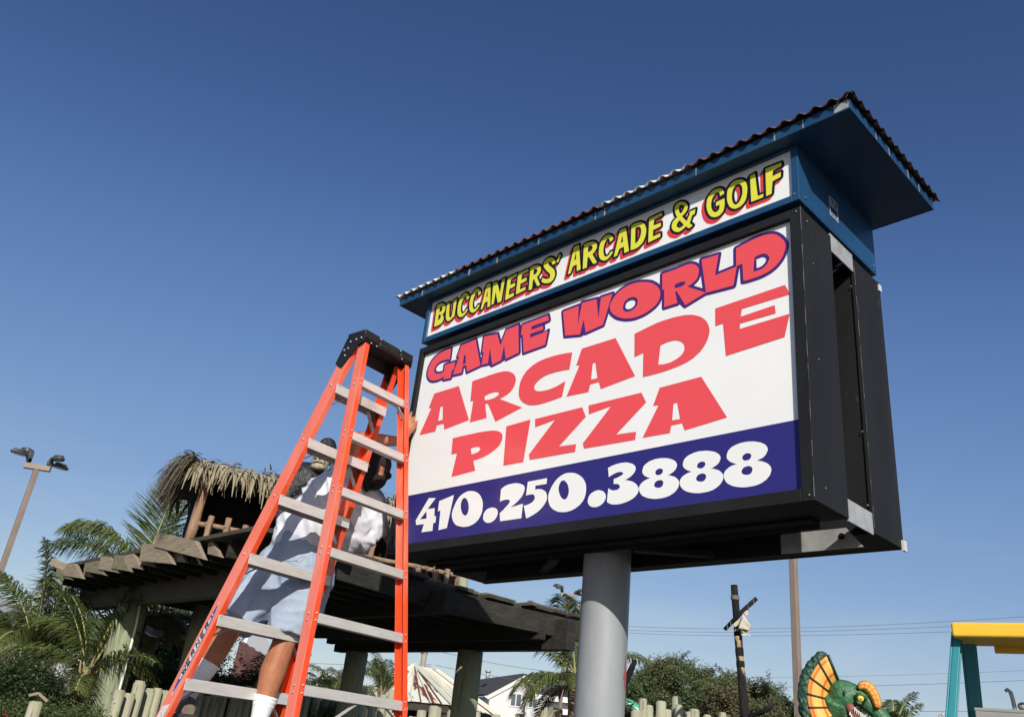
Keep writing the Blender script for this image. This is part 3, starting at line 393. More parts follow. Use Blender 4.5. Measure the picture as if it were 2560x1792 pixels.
def cabinet(name, ya, yb_, face_y, facing):
    """thin sign cabinet: shell with a framed open face"""
    root = MB()
    wl, wr, wt, wb = .036, .053, .042, .050
    x0, x1, z0, z1 = SX0, SX1, SZB, SZT
    # side, top and bottom skins
    root.box((x0,ya,z0),(x0+.018,yb_,z1)); root.box((x1-.018,ya,z0),(x1,yb_,z1))
    root.box((x0+.018,ya,z0),(x1-.018,yb_,z0+.018)); root.box((x0+.018,ya,z1-.018),(x1-.018,yb_,z1))
    ybk = yb_-.012 if facing < 0 else ya+.012
    root.box((x0+.018,ybk-.004,z0+.018),(x1-.018,ybk+.004,z1-.018))
    sh = bevel(root.build(name, M['cab'], sign), .003)
    fr = MB(); yo = ya if facing < 0 else yb_
    y0_, y1_ = (yo-.003, yo+.022) if facing < 0 else (yo-.022, yo+.003)
    fr.box((x0-.002,y0_,z0-.002),(x0+wl,y1_,z1+.002)); fr.box((x1-wr,y0_,z0-.002),(x1+.002,y1_,z1+.002))
    fr.box((x0+wl,y0_,z0-.002),(x1-wr,y1_,z0+wb)); fr.box((x0+wl,y0_,z1-wt),(x1-wr,y1_,z1+.002))
    f = bevel(fr.build('face_frame', M['cab'], sh), .003)
    return sh
cab_front = cabinet('front_cabinet', SYF, YM1, SYF+.02, -1)
cab_back = cabinet('rear_cabinet', YM2, SYB, SYB-.02, 1)
# steel between the cabinets
m = MB()
m.box((SX0+.12,YM1-.08,SZB-.014),(SX1-.12,YM1-.012,SZB-.003)); m.box((SX0+.12,YM1-.010,SZB-.03),(SX1-.12,YM1-.003,SZB+.03))
m.box((SX0+.3,YM2+.004,SZB-.055),(SX1-.38,YM2+.016,SZB+.10)); m.box((SX0+.02,YM1+.003,SZB+.02),(SX1-.60,YM2-.003,SZB+.06))
m.beam((-2.5,3.24,SZB-.03),(-2.2,3.47,SZB-.03),.05,.03); m.beam((-3.0,3.24,SZB-.03),(-3.3,3.47,SZB-.03),.05,.03)
bevel(m.build('support_channel', M['cab'], sign), .003)
m = MB(); m.prism([(SX1-.42,YM2+.002,SZB-.052),(SX1-.05,YM2+.002,SZB-.052),(SX1-.12,YM2+.002,SZB+.035),(SX1-.42,YM2+.002,SZB+.035)], (0,-.006,0))
m.build('bare_steel_plate', M['galv'], sign)['label'] = 'bare galvanised plate with a bolt hole'
m = MB(); m.cyl((SX1-.14,YM2-.005,SZB),(SX1-.14,YM2-.0075,SZB),.014,14); m.build('bolt_hole', M['sign_black'], sign)
m = MB(); m.box((SX1-.010,YM1+.002,SZB-.006),(SX1-.004,YM2-.002,SZB+.085)); m.build('end_bracket', M['galv'], sign)
m = MB(); m.box((SX1-.010,YM1+.002,SZT-.075),(SX1-.004,YM2-.002,SZT+.02)); m.build('end_bracket', M['galv'], sign)
m = MB(); m.box((SX0+.05,YM1+.002,SZB+.08),(SX0+.06,YM2-.002,SZT-.02)); m.box((SX1-.30,YM1+.02,SZB+.08),(SX1-.29,YM2-.01,SZT-.02)); m.build('inner_panel', M['cab'], sign)
# scuffed corner edges and screws
m = MB(); m.smooth = False
for (x, y) in ((SX1+.0005, SYF-.0045), (SX1+.0005, YM2-.0005), (SX1+.0005, SYB+.002), (SX0+.001, SYF-.0045)):
    for k in range(9):
        za = SZB+(k+random.uniform(0,.25))*(SZT-SZB)/9; zb_ = SZB+(k+random.uniform(.55,1.05))*(SZT-SZB)/9
        m.box((x-.0008,y-.0006,za),(x+.0009,y+.0006,min(zb_,SZT)))
m.build('scuffed_edge', M['cab_edge'], sign)['kind'] = 'stuff'
m = MB(); m.smooth = True
for (x, y, z, ax) in [(SX1+.002,SYF+.09,SZB+.07,'x'),(SX1+.002,SYF+.09,SZB+.62,'x'),(SX1+.002,SYF+.09,SZT-.25,'x'),(SX1+.002,SYF+.05,SZT-.05,'x'),(SX1-.02,SYF-.005,SZT-.02,'y'),
                      (SX1-.02,SYF-.005,SZB+.02,'y'),(SX1-.28,YM2-.002,SZB+.5,'y'),(SX1-.02,YM2-.004,SZB+.12,'y'),(SX1-.02,YM2-.004,SZB+.45,'y'),(SX1-.02,YM2-.004,SZT-.15,'y')]:
    m.ell((x,y,z), (.003,.0048,.0048) if ax == 'x' else (.0048,.003,.0048), 8, 6)
for (x, y, z) in [(SX1-.024,SYF-.003,BZB+.035),(SX1+.001,SYF+.05,BZB+.035),(SX1+.001,SYB-.05,BZB+.035)]: m.ell((x,y,z), (.0045,.0045,.0045), 8, 6)
m.build('screw', M['cab_edge'], sign)['kind'] = 'stuff'
m = MB(); m.box((SX1+.001,SYB-.02,SZB-.01),(SX1+.012,SYB+.012,SZB+.035)); m.build('corner_clip', M['decal_white'], sign); m = MB(); m.box((SX1+.001,SYB-.02,SZT-.05),(SX1+.008,SYB+.008,SZT-.015)); m.build('corner_clip', M['decal_white'], sign)

# main face
FY = SYF+.020
m = MB(); m.box((SX0+.030,FY,SZB+.045),(SX1-.047,FY+.004,SZT-.036)); face_lo = m.build('main_sign_face', M['sign_white'], sign)
face_lo['label'] = 'white lower sign face with red lettering and a navy phone band'
m = MB(); zl, zr = SZB+.350, SZB+.343
m.prism([(SX0+.030,FY-.0012,SZB+.058),(SX1-.047,FY-.0012,SZB+.0475),(SX1-.047,FY-.0012,zr),(SX0+.030,FY-.0012,zl)], (0,.0008,0))
m.build('phone_band', M['sign_navy'], face_lo)

def parse(s):
    r = []
    for ln in s.strip().split('\n'):
        r.append([[(int(a.split(',')[0])/1000, int(a.split(',')[1])/1000) for a in lp.split(' ')] for lp in ln.split('|')])
    return r
def area(l): return sum(l[i-1][0]*l[i][1]-l[i][0]*l[i-1][1] for i in range(len(l)))/2
def offset_loop(l, d):
    n = len(l); res = []
    for i in range(n):
        p, a, b = V(l[i]), V(l[i-1]), V(l[(i+1)%n])
        e1, e2 = (p-a), (b-p)
        if e1.length < 1e-6 or e2.length < 1e-6: continue
        e1.normalize(); e2.normalize(); n1, n2 = V((e1.y,-e1.x)), V((e2.y,-e2.x))
        if n1.dot(n2) > .6 or (e1.x*e2.y-e1.y*e2.x) < 0:
            nn = (n1+n2)
            if nn.length < 1e-4: continue
            nn.normalize(); k = d/max(.35, nn.dot(n1)); res.append(p+nn*k)
        else:                                   # round the convex corner
            a1 = math.atan2(n1.y, n1.x); a2 = math.atan2(n2.y, n2.x)
            while a2 < a1: a2 += 2*math.pi
            for j in range(5): t = a1+(a2-a1)*j/4; res.append(p+V((math.cos(t), math.sin(t)))*d)
    def dist(q):
        best = 9
        for i in range(n):
            a, b = V(l[i-1]), V(l[i]); ab = b-a
            if ab.length_squared < 1e-12: continue
            t = max(0, min(1, (q-a).dot(ab)/ab.length_squared)); best = min(best, (q-a-ab*t).length)
        return best
    return [(q.x, q.y) for q in res if dist(q) > abs(d)*.90]
def glyph_faces(mb, loops, y, mi, off=0, dx=0, dz=0):
    mb.cur = mi; L_ = []
    for k, l in enumerate(loops):
        l = [p for i, p in enumerate(l) if p != l[i-1]]
        if (area(l) > 0) != (k == 0): l = l[::-1]
        if off:
            if k > 0 and abs(area(l)) < (off*2.6)**2*.8: continue
            for _ in range(3): l = offset_loop(l, off/3) if len(l) > 2 else l
            if len(l) < 3 or (area(l) > 0) != (k == 0): continue
        L_.append([V((SX0+a+dx, y, SZB+b+dz)) for a, b in l])
    if not L_: return
    flat = [p for l in L_ for p in l]
    tris = tessellate_polygon(L_)
    fs = []
    for t in tris:
        a, b, c = (flat[i] for i in t)
        nrm = (b-a).cross(c-a)
        if nrm.length < 1e-12: continue
        fs.append(t if nrm.y < 0 else t[::-1])
    mb.add(flat, fs)
for row, lay in (('g', ((1,.0150,0,0,.0012),(0,0,0,0,.0024))), ('r', ((0,0,0,0,.0012),)), ('w', ((2,0,0,0,.0024),))):
    for gi, loops in enumerate(parse(GLYPHS[row])):
        m = MB()
        for (mi, off, dx, dz, dy) in lay: glyph_faces(m, loops, FY-dy-.0003*(gi%3), mi, off, dx, dz)
        m.build('letter' if row != 'w' else 'digit', [M['sign_red'], M['letter_navy'], M['sign_white']], face_lo)

# blue upper box
bx0, bx1 = SX0+.004, SX1-.003
m = MB()
m.box((bx0,SYF+.004,BZB),(bx1,SYB-.01,BZB+.012)); m.box((bx0,SYF+.004,BZB+.012),(bx0+.012,SYB-.01,BZT)); m.box((bx1-.012,SYF+.004,BZB+.012),(bx1,SYB-.01,BZT)); m.box((bx0+.012,SYB-.022,BZB+.012),(bx1-.012,SYB-.01,BZT))
ub = bevel(m.build('upper_box', M['blue'], sign), .003); ub['label'] = 'blue painted upper sign box'
m = MB(); wf = .034
m.box((bx0-.002,SYF-.004,BZB-.002),(bx0+.030,SYF+.016,BZT)); m.box((bx1-.032,SYF-.004,BZB-.002),(bx1+.002,SYF+.016,BZT)); m.box((bx0+.030,SYF-.004,BZB-.002),(bx1-.032,SYF+.016,BZB+wf)); m.box((bx0+.030,SYF-.004,BZT-.014),(bx1-.032,SYF+.016,BZT))
bevel(m.build('box_frame', M['blue'], ub), .003)
m = MB(); m.box((bx0+.2,SYF+.06,SZT-.01),(bx1-.2,SYB-.06,BZB+.004)); m.build('neck', M['cab'], sign)
UY = SYF+.012
m = MB(); m.box((bx0+.026,UY,BZB+.030),(bx1-.028,UY+.003,BZT-.010)); face_up = m.build('upper_sign_face', M['sign_white'], sign)
face_up['label'] = 'white upper sign face with yellow outlined lettering'
for gi, loops in enumerate(parse(GLYPHS['b'])):
    m = MB(); j_ = .00018*(gi%4)
    glyph_faces(m, loops, UY-.0006-j_, 2, .013, -.017, -.017); glyph_faces(m, loops, UY-.0014-j_, 2, .013, -.009, -.009)
    glyph_faces(m, loops, UY-.0022-j_, 1, .0135); glyph_faces(m, loops, UY-.0032-j_, 0)
    m.build('letter', [M['sign_yellow'], M['sign_black'], M['shadow_red']], face_up)
# maker's label on the blue end
m = MB(); ly, lz = 3.30, BZB+.135; lx = bx1+.0012
for (a, b, c, d) in ((-.042,.058,.042,.062),(-.042,-.032,.042,-.028),(-.042,-.028,-.038,.058),(.038,-.028,.042,.058)): m.box((lx,ly+a,lz+b),(lx+.0006,ly+c,lz+d))
def strokes(mb, txt_rows, x, y0, z0, u):
    GL = {'B':['110','101','110','101','110'],'C':['111','100','100','100','111'],'O':['111','101','101','101','111'],'S':['111','100','111','001','111'],'I':['1','1','1','1','1'],'G':['111','100','101','101','111'],'N':['101','111','111','111','101'],'T':['111','010','010','010','010'],'Y':['101','101','010','010','010'],'A':['111','101','111','101','101'],'R':['110','101','110','101','101'],'E':['111','100','110','100','111'],'L':['100','100','100','100','111'],' ':['0']*5}
    for r_, t in enumerate(txt_rows):
        cx = y0
        for ch in t:
            gph = GL[ch]
            for j, rw in enumerate(gph):
                for i, b_ in enumerate(rw):
                    if b_ == '1': mb.box((x,cx+i*u,z0-r_*u*7-j*u),(x+.0005,cx+(i+.92)*u,z0-r_*u*7-(j-.92)*u))
            cx += (len(gph[0])+1)*u
strokes(m, ['SELBY','SIGN CO'], lx, ly-.032, lz+.042, .0027)
for k in range(16):
    if k in (4, 9): continue
    m.box((lx,ly-.046+k*.0058,lz-.046),(lx+.0005,ly-.042+k*.0058,lz-.039))
m.build('maker_label', M['decal_white'], ub)['kind'] = 'stuff'

# soffit, fascia and corrugated hip roof
RX0, RX1, RY0, RY1 = -4.279, -1.160, 2.878, 3.80
FT = BZT+.052
m = MB(); m.box((RX0+.006,RY0+.006,BZT),(RX1-.006,RY1-.006,BZT+.010)); m.build('soffit', M['blue'], sign)
m = MB()
m.box((RX0,RY0,BZT-.003),(RX1,RY0+.006,FT)); m.box((RX0,RY1-.006,BZT-.003),(RX1,RY1,FT)); m.box((RX0,RY0+.006,BZT-.003),(RX0+.006,RY1-.006,FT)); m.box((RX1-.006,RY0+.006,BZT-.003),(RX1,RY1-.006,FT))
fas = bevel(m.build('fascia', M['blue'], sign), .002)
m = MB()
for fx in (.075,.22,.30,.41,.545,.565,.75,.885,.93):
    x = lerp(RX0, RX1, fx); wv_ = random.uniform(.004,.010); m.box((x,RY0-.0012,BZT-.002),(x+wv_,RY0-.0004,FT-.006))
for fy in (.28,.43,.66,.80): 
    y = lerp(RY0, RY1, fy); m.box((RX1+.0004,y,BZT-.002),(RX1+.0012,y+.006,FT-.004))
m.box((RX1-.07,RY0-.0012,BZT+.004),(RX1-.005,RY0-.0004,FT-.004))
m.build('paint_scuff', M['galv'], fas)['kind'] = 'stuff'
OV = .028; SL = math.tan(math.radians(35)); PITCHC = .0745; AMP = .0115
ex0, ex1, ey0, ey1 = RX0-OV, RX1+OV, RY0-OV, RY1+OV
hd = (ey1-ey0)/2; ze = FT+.004
def sheet(name, a0, a1, fn, matfn, mats):
    mb = MB(); N = int((a1-a0)/PITCHC*8); mb.smooth = True
    for i in range(N):
        ua, ub_ = a0+(a1-a0)*i/N, a0+(a1-a0)*(i+1)/N
        za, zb2 = AMP*math.sin(2*math.pi*(ua-a0)/PITCHC), AMP*math.sin(2*math.pi*(ub_-a0)/PITCHC)
        ra, rb = min(ua-a0, a1-ua, hd), min(ub_-a0, a1-ub_, hd)
        mb.cur = matfn((ua-a0)/(a1-a0))
        mb.face([fn(ua,0,za), fn(ub_,0,zb2), fn(ub_,rb,zb2), fn(ua,ra,za)])
        mb.cur = 1
    o_ = mb.build(name, mats, sign, weld=.0004); so_ = o_.modifiers.new('t','SOLIDIFY'); so_.thickness = .0015; return o_
pat = lambda t: 0 if t < .19 or .555 < t < .735 else 1
RM = [M['roof_white'], M['roof_rust']]
sheet('roof_sheet', ex0, ex1, lambda u_, r_, z_: (u_, ey0+r_, ze+r_*SL+z_), pat, RM)
sheet('roof_sheet', ex0, ex1, lambda u_, r_, z_: (u_, ey1-r_, ze+r_*SL+z_), lambda t: 1, RM)
sheet('roof_sheet', ey0, ey1, lambda u_, r_, z_: (ex1-r_, u_, ze+r_*SL+z_), lambda t: 0, [M['roof_shade'], M['roof_shade']])
sheet('roof_sheet', ey0, ey1, lambda u_, r_, z_: (ex0+r_, u_, ze+r_*SL+z_), lambda t: 0, RM)
m = MB(); m.tube([(ex0+hd,(ey0+ey1)/2,ze+hd*SL+.008),(ex1-hd,(ey0+ey1)/2,ze+hd*SL+.008)], .016, 8); m.build('ridge_cap', M['roof_rust'], sign)

# ================================================================== orange stepladder
LAD = {'A': ((-3.7798,2.2031,1.7219),(-4.2664,2.0047,.1979)), 'C': ((-3.8232,2.5804,1.7219),(-4.3421,2.6632,.1979)),
       'B': ((-3.5924,2.2246,1.7079),(-3.3949,2.1049,.1839)), 'D': ((-3.6358,2.6020,1.7079),(-3.4706,2.7634,.1839))}
def rail(n, k):
    a, b = V(LAD[n][0]), V(LAD[n][1]); p = a+(b-a)*(k/5); return V((p.x, p.y, p.z+EYE))
PHI = .1144; EW = V((-math.sin(PHI), math.cos(PHI), 0)); NW = V((-math.cos(PHI), -math.sin(PHI), 0))   # width dir A->C, splay dir
KG = (1.7219+EYE)/.3048
lad = thing('stepladder', (sum(rail(n,KG).x for n in 'ABCD')/4, sum(rail(n,KG).y for n in 'ABCD')/4, 0), 'tall orange fibreglass stepladder with a black top, beside the sign', 'ladder')
def channel(name, n, wd, fl, th, outsign, k0, k1, mats):
    """C-channel rail: web faces outwards (along the ladder width), two flanges turned inwards"""
    p0, p1 = rail(n, k0), rail(n, k1); d = (p1-p0).normalized()
    e = (EW-d*EW.dot(d)).normalized()*outsign; s_ = d.cross(e).normalized()
    mb = MB(); mb.cur = 1
    mb.obox((p0+p1)/2+e*(-th/2), (p1-p0)/2, e*th/2, s_*(wd/2))
    mb.cur = 0
    for q in (-1, 1): mb.obox((p0+p1)/2+e*(-fl/2)+s_*q*(wd/2-th/2+.0006), (p1-p0)/2, e*(fl/2-.0004), s_*(th/2))
    o_ = bevel(mb.build(name, mats, lad), .0025, 2); return o_, e, s_
rails = {}
for n, wd, fl, os_, k0 in (('A',.078,.034,-1,-.80),('C',.078,.034,1,-.80),('B',.060,.032,-1,-.78),('D',.060,.032,1,-.78)):
    rails[n] = channel('rail', n, wd, fl, .005, os_, k0, KG, [M['orange'], M['orange_worn_sheen'] if n in 'AB' else M['orange']])
# steps (A-C) and rear crossbars (B-D)
def stepbar(k):
    a, c = rail('A', k), rail('C', k); w_ = (c-a).normalized(); sd_ = w_.cross(V((0,0,1))).normalized()
    mb = MB(); L2 = (c-a)/2*.985; mid = (a+c)/2
    mb.obox(mid, L2, sd_*.042, V((0,0,.003)))
    for q in (-1, 1): mb.obox(mid+sd_*q*.0425+V((0,0,-.0235)), L2, sd_*.002, V((0,0,.0265)))
    for q in (-.4, 0, .4): mb.obox(mid+sd_*q*.08+V((0,0,.0045)), L2, sd_*.0018, V((0,0,.0015)))
    o_ = bevel(mb.build('step', M['alu'], lad), .0025)
    br = MB()                                        # knee braces under the step
    for q, sg in ((0, 1), (1, -1)):
        end = a if q == 0 else c
        p = end+w_*sg*.10+V((0,0,-.045)); r2 = rail('A' if q == 0 else 'C', k+.42)+w_*sg*.012
        br = MB(); br.beam(p, r2, .022, .003, side=sd_); br.build('brace', M['alu'], o_)
for k in range(0, 11): stepbar(k)
def rearbar(k):
    b, d = rail('B', k), rail('D', k); w_ = (d-b).normalized(); sd_ = w_.cross(V((0,0,1))).normalized()
    mb = MB(); mid = (b+d)/2; L2 = (d-b)/2*.99; up_ = V((0,0,1))
    mb.obox(mid+sd_*.020, L2, sd_*.0015, up_*.021); mb.obox(mid+sd_*.0+up_*.0205, L2, sd_*.0185, up_*.0015); mb.obox(mid-up_*.0205, L2, sd_*.0185, up_*.0015)
    o_ = bevel(mb.build('crossbar', M['alu'], lad), .002)
    if k < .5 or k > 4.5:
        br = MB(); p = lerp(d, b, .18)+up_*-.015; br.beam(p, rail('D', k+.30), .020, .003, side=sd_); br.build('brace', M['alu'], o_)
        if k > 4.5: br = MB(); br.beam(lerp(b, d, .55)+up_*-.02, rail('B', k+.85), .024, .003, side=sd_); br.build('brace', M['alu'], o_)
for k in (-.02, 1, 2, 3, 4, 5, 6, 7, 8, 9, 10): rearbar(k)
# rivets
for n in 'ABCD':
    ob, e, s_ = rails[n]; mb = MB(); mb.smooth = True
    for k in range(0, 8):
        p = rail(n, k)
        if n in 'AC': mb.ell(p+e*.002+s_*0, (.006,.006,.006), 8, 6)
        for q in (-.015, .015):
            if n in 'BD': mb.ell(p+e*.002+(rail(n,1)-rail(n,0)).normalized()*q, (.0048,.0048,.0048), 8, 6)
        # heads also on the flange towards the viewer
        fl_ = -s_ if (-s_).dot(V((0,0,0))-p) > s_.dot(V((0,0,0))-p) else s_
        wd2 = .040 if n in 'AC' else .031
        for q in (-.016, .016): mb.ell(p+fl_*(wd2+.001)-e*.018+(rail(n,1)-rail(n,0)).normalized()*q, (.0052,.0052,.0052), 8, 6)
    mb.build('rivet', M['galv'], ob)['kind'] = 'stuff'
# cap
m = MB(); up_ = V((0,0,1))
ta, tb, tc_, td = rail('A',-.86), rail('B',-.86), rail('C',-.86), rail('D',-.86)
cc = (ta+tb+tc_+td)/4; ew = EW; nw = NW
zc = cc.z; wd_ = (tc_-ta).length/2+.020; dp = .072
for (c0, c1, dz, ds) in ((-1, -.42, .0, 0), (-.36, .42, -.004, .004), (.48, 1, .0, 0)):
    m.obox(cc+ew*wd_*(c0+c1)/2+up_*(.020+dz), ew*wd_*(c1-c0)/2, nw*(dp-ds), up_*.025)
m.obox(cc+up_*.012, ew*wd_*.97, nw*(dp-.008), up_*.028)
cap = bevel(m.build('top_cap', M['blackplastic'], lad), .006, 3)
m = MB()
for sg, (pa, pb) in ((-1, (rail('A',-.36), rail('B',-.6))), (1, (rail('C',-.25), rail('D',-.65)))):
    base = cc+ew*sg*(wd_-.006)
    q = [base+nw*dp+up_*.02, base-nw*dp+up_*.02, base-nw*dp*.98-up_*.028, base-nw*.02-up_*.045]
    dd = pa-cc; u_ = dd.dot(nw); q += [base+nw*(u_-.01)+up_*(pa.z-zc-.015), base+nw*(u_+.048)+up_*(pa.z-zc+.02)]
    m.prism(q, ew*sg*.007)
aa, cc2 = rail('A',-.98), rail('C',-.98)
m.prism([cc-ew*wd_*.9+nw*.05+up_*.01, cc+ew*wd_*.9+nw*.05+up_*.01, cc+ew*wd_*.86+nw*.075-up_*.14, cc+ew*wd_*.66+nw*.07-up_*.075, cc-ew*wd_*.66+nw*.07-up_*.075, cc-ew*wd_*.86+nw*.075-up_*.14], nw*.006)
bevel(m.build('cap_bracket', M['blackplastic'], cap), .003)
m = MB(); m.smooth = True
for (u_, z_) in ((.06,-.09),(.075,-.055),(.045,-.05),(.035,-.012),(-.01,-.008),(-.05,-.006)): m.ell(cc-ew*(wd_+.003)+nw*u_+up_*z_, (.006,.006,.006), 8, 6)
for (c_, z_) in ((-.72,-.02),(-.5,-.02),(.55,-.012),(-.38,.03),(.45,.03)): m.ell(cc+ew*wd_*c_-nw*(dp+.001)+up_*z_, (.005,.005,.005), 8, 6)
m.build('rivet', M['galv'], cap)['kind'] = 'stuff'
# decals on rail A (outer web)
ob, e, s_ = rails['A']; dA = (rail('A',1)-rail('A',0)).normalized()
sA = s_ if s_.dot(RT) > 0 else -s_
def decal_pt(k, du, ds): return rail('A', k)+dA*du+sA*ds+e*.0012
m = MB(); c_k = 4.52; Ls = .225; Wd = .019
def lens(scale, z, mi):
    m.cur = mi; pts = []
    for i in range(24):
        t = i/24*2*math.pi; x_ = math.cos(t); y_ = math.sin(t)
        pts.append(decal_pt(c_k, Ls*x_*scale, Wd*scale*(1 if scale < .9 else 1)*y_*(1-abs(x_)**3*.35))+e*z)
    m.face(pts)
lens(1.06, 0, 1); lens(1.0, .0006, 0)
m.cur = 1; pts = [decal_pt(c_k, Ls*.70*math.cos(t*math.pi/8), Wd*.82*math.sin(t*math.pi/8))+e*.0012 for t in range(16)]; m.face(pts)
m.cur = 2
FONT = {'W':[((0,1),(.2,0)),((.2,0),(.45,.7)),((.45,.7),(.7,0)),((.7,0),(.95,1))],'E':[((0,0),(0,1)),((0,1),(.7,1)),((0,.5),(.6,.5)),((0,0),(.7,0))],'R':[((0,0),(0,1)),((0,1),(.6,1)),((.6,1),(.6,.5)),((.6,.5),(0,.5)),((.25,.5),(.7,0))],'N':[((0,0),(0,1)),((0,1),(.7,0)),((.7,0),(.7,1))]}
cur = -.135
for ch in 'WERNER':
    for (a_, b_) in FONT[ch]:
        f2 = lambda p: decal_pt(c_k, -(cur+p[0]*.036+p[1]*.010), -(p[1]-.5)*.021)+e*.0020
        pa, pb = f2(a_), f2(b_); m.beam(pa, pb, .0072, .0005, side=(pb-pa).cross(e))
    cur += .046
m.build('name_decal', [M['decal_navy'], M['decal_white'], M['sign_black']], ob)
m = MB(); m.cur = 0
m.face([decal_pt(5.45, 0, -.026)+e*.0004, decal_pt(5.36, 0, .024)+e*.0004, decal_pt(6.5, 0, .026)+e*.0004, decal_pt(6.5, 0, -.026)+e*.0004])
m.cur = 1; m.face([decal_pt(5.50, 0, -.022)+e*.0010, decal_pt(5.43, 0, .019)+e*.0010, decal_pt(6.45, 0, .021)+e*.0010, decal_pt(6.45, 0, -.022)+e*.0010])
m.build('warning_label', [M['decal_white'], M['decal_grey']], ob)
m = MB()
for n in 'ABCD':
    p = rail(n, KG-.15); m.obox(V((p.x,p.y,.035)), EW*.03, NW*.05, V((0,0,.034)))
m.build('foot', M['blackplastic'], lad)

# ================================================================== teal stepladder (yellow cap)
tl = thing('stepladder', (at(2520,1700,2.9).x, at(2520,1700,2.9).y, 0), 'teal stepladder with a yellow top cap at the right edge', 'ladder')
zt_ = at(2378,1572,2.9).z
P0 = at(2378,1572,2.9); Q0 = onz(2560,1574,zt_)
Wt = (Q0-P0).normalized(); Dt = V((-Wt.y, Wt.x, 0))     # cap length, away
if Dt.dot(FW) < 0: Dt = -Dt
m = MB(); cw = .44; uz = V((0,0,1))
m.obox(P0+Wt*cw*.5+Dt*.085, Wt*cw/2, Dt*.085, uz*.021)
cap2 = bevel(m.build('top_cap', M['yellow_cap'], tl), .007, 3)
m = MB()
m.obox(P0+Wt*(cw*.5+.03)+Dt*.16+uz*-.030, Wt*(cw/2-.06), Dt*.004, uz*.012)
bevel(m.build('cap_skirt', M['yellow_cap'], cap2), .003)
def trail(a, b, wd, dp_):
    a, b = V(a), V(b); d = (b-a).normalized(); sw = (Wt-d*Wt.dot(d)).normalized(); so2 = d.cross(sw); mb = MB()
    mb.obox((a+b)/2-sw*(wd/2-.003), (b-a)/2, sw*.003, so2*dp_/2)
    for q in (-1,1): mb.obox((a+b)/2+so2*q*(dp_/2-.003)+sw*.003, (b-a)/2, sw*(wd/2-.0035), so2*.003)
    return bevel(mb.build('rail', M['teal'], tl), .002)
def down(px0, py0, D0, px1, py1, D1):      # a straight leg from under the cap to the ground
    a, b = at(px0,py0,D0), at(px1,py1,D1); return a, a+(b-a)*(a.z/(a.z-b.z))
for sh2 in (V((0,0,0)), Wt*(cw-.07)):
    a, b = down(2393,1585,2.97,2378,1800,2.86); trail(a+sh2, b+sh2*1.25, .027, .030)
    a, b = down(2419,1585,3.03,2440,1790,3.20); trail(a+sh2, b+sh2*1.2, .040, .050)
zz = at(2440,1772,3.1).z
m = MB(); pc = at(2436,1772,3.1)+Wt*.24+Dt*.09
m.obox(pc, Wt*.24, Dt*.10, uz*.005); m.obox(pc-Dt*.098+uz*-.03, Wt*.238, Dt*.003, uz*.025)
bevel(m.build('paint_shelf', M['grey_tray'], tl), .003)
for k in range(1,7):
    z_ = zt_-.30*k-.05; f_ = .30*k/zt_
    c_ = P0+Wt*cw*.5+Dt*(.03-.12*f_); c_.z = z_
    if z_ > .1: m = MB(); m.obox(c_, Wt*(cw/2+.02), Dt*.035, uz*.012); bevel(m.build('step', M['alu'], tl), .003) if k > 1 else None
# small bent pipe left on the shelf
m = MB(); m.smooth = True; b0 = at(2537,1764,3.12)
m.tube([b0+V((0,0,-.02)), b0+V((0,0,.02))-Wt*.003, b0-Wt*.006+V((0,0,.038)), b0-Wt*.014+V((0,0,.046)), b0-Wt*.020+V((0,0,.040))], [.006,.006,.006,.0055,.005], 10)
m.ell(b0+Wt*.022+V((0,0,.0)), (.016,.016,.012), 10, 8)
tag(m.build('bent_pipe', M['galv']), 'small bent metal pipe fitting lying on the grey ladder shelf', 'pipe')

# ================================================================== man on the ladder
man = thing('person', at(560,1800,4.98)*1.0, 'person in white shirt, pale denim shorts and white socks leaning from the orange ladder', 'person')
man.location.z = at(560,1800,4.98).z
J = dict(pel=at(742,1392,5.04), wst=at(762,1335,5.05), che=at(838,1240,5.05), upc=at(872,1195,5.06), nek=at(902,1185,5.06),
         hed=at(932,1172,5.06), sR=at(862,1172,4.93), eR=at(884,1096,4.86), wR=at(998,1103,4.95), hR=at(1012,1082,4.97),
         sL=at(905,1225,5.18), eL=at(952,1300,5.30), wL=at(976,1352,5.32), hip1=at(700,1425,5.08), k1=at(578,1566,4.98), a1=at(470,1735,4.98),
         hip2=at(775,1440,4.98), k2=at(706,1615,4.93), a2=at(648,1795,4.92))
def seg(mb, a, b, ra, rb, n=14, sub=4, bulge=0.):
    pts = [lerp(a, b, i/sub) for i in range(sub+1)]
    rr = [lerp(ra, rb, i/sub)+bulge*math.sin(math.pi*i/sub) for i in range(sub+1)]
    mb.tube(pts, rr, n); mb.ell(a, (ra,)*3, n, 8); mb.ell(b, (rb,)*3, n, 8)
b = MB()
seg(b, J['pel'], J['wst'], .095, .10); seg(b, J['wst'], J['che'], .10, .13); seg(b, J['che'], J['upc'], .14, .11); seg(b, J['upc'], J['nek'], .07, .055); seg(b, J['nek'], J['hed'], .055, .06)
seg(b, J['upc'], J['sR'], .07, .062); seg(b, J['sR'], J['eR'], .058, .046, bulge=.006); 
fm = lerp(J['eR'], J['wR'], .35); seg(b, J['eR'], fm, .044, .044); seg(b, fm, J['wR'], .044, .029)
seg(b, J['upc'], J['sL'], .07, .062); seg(b, J['sL'], J['eL'], .055, .043); seg(b, J['eL'], J['wL'], .041, .03)
for h, k, a in (('hip1','k1','a1'), ('hip2','k2','a2')):
    seg(b, J['pel'], J[h], .10, .085); seg(b, J[h], J[k], .085, .062); cm = lerp(J[k], J[a], .36) - V((.014,.0,0)); seg(b, J[k], cm, .062, .069); seg(b, cm, J[a], .069, .038)
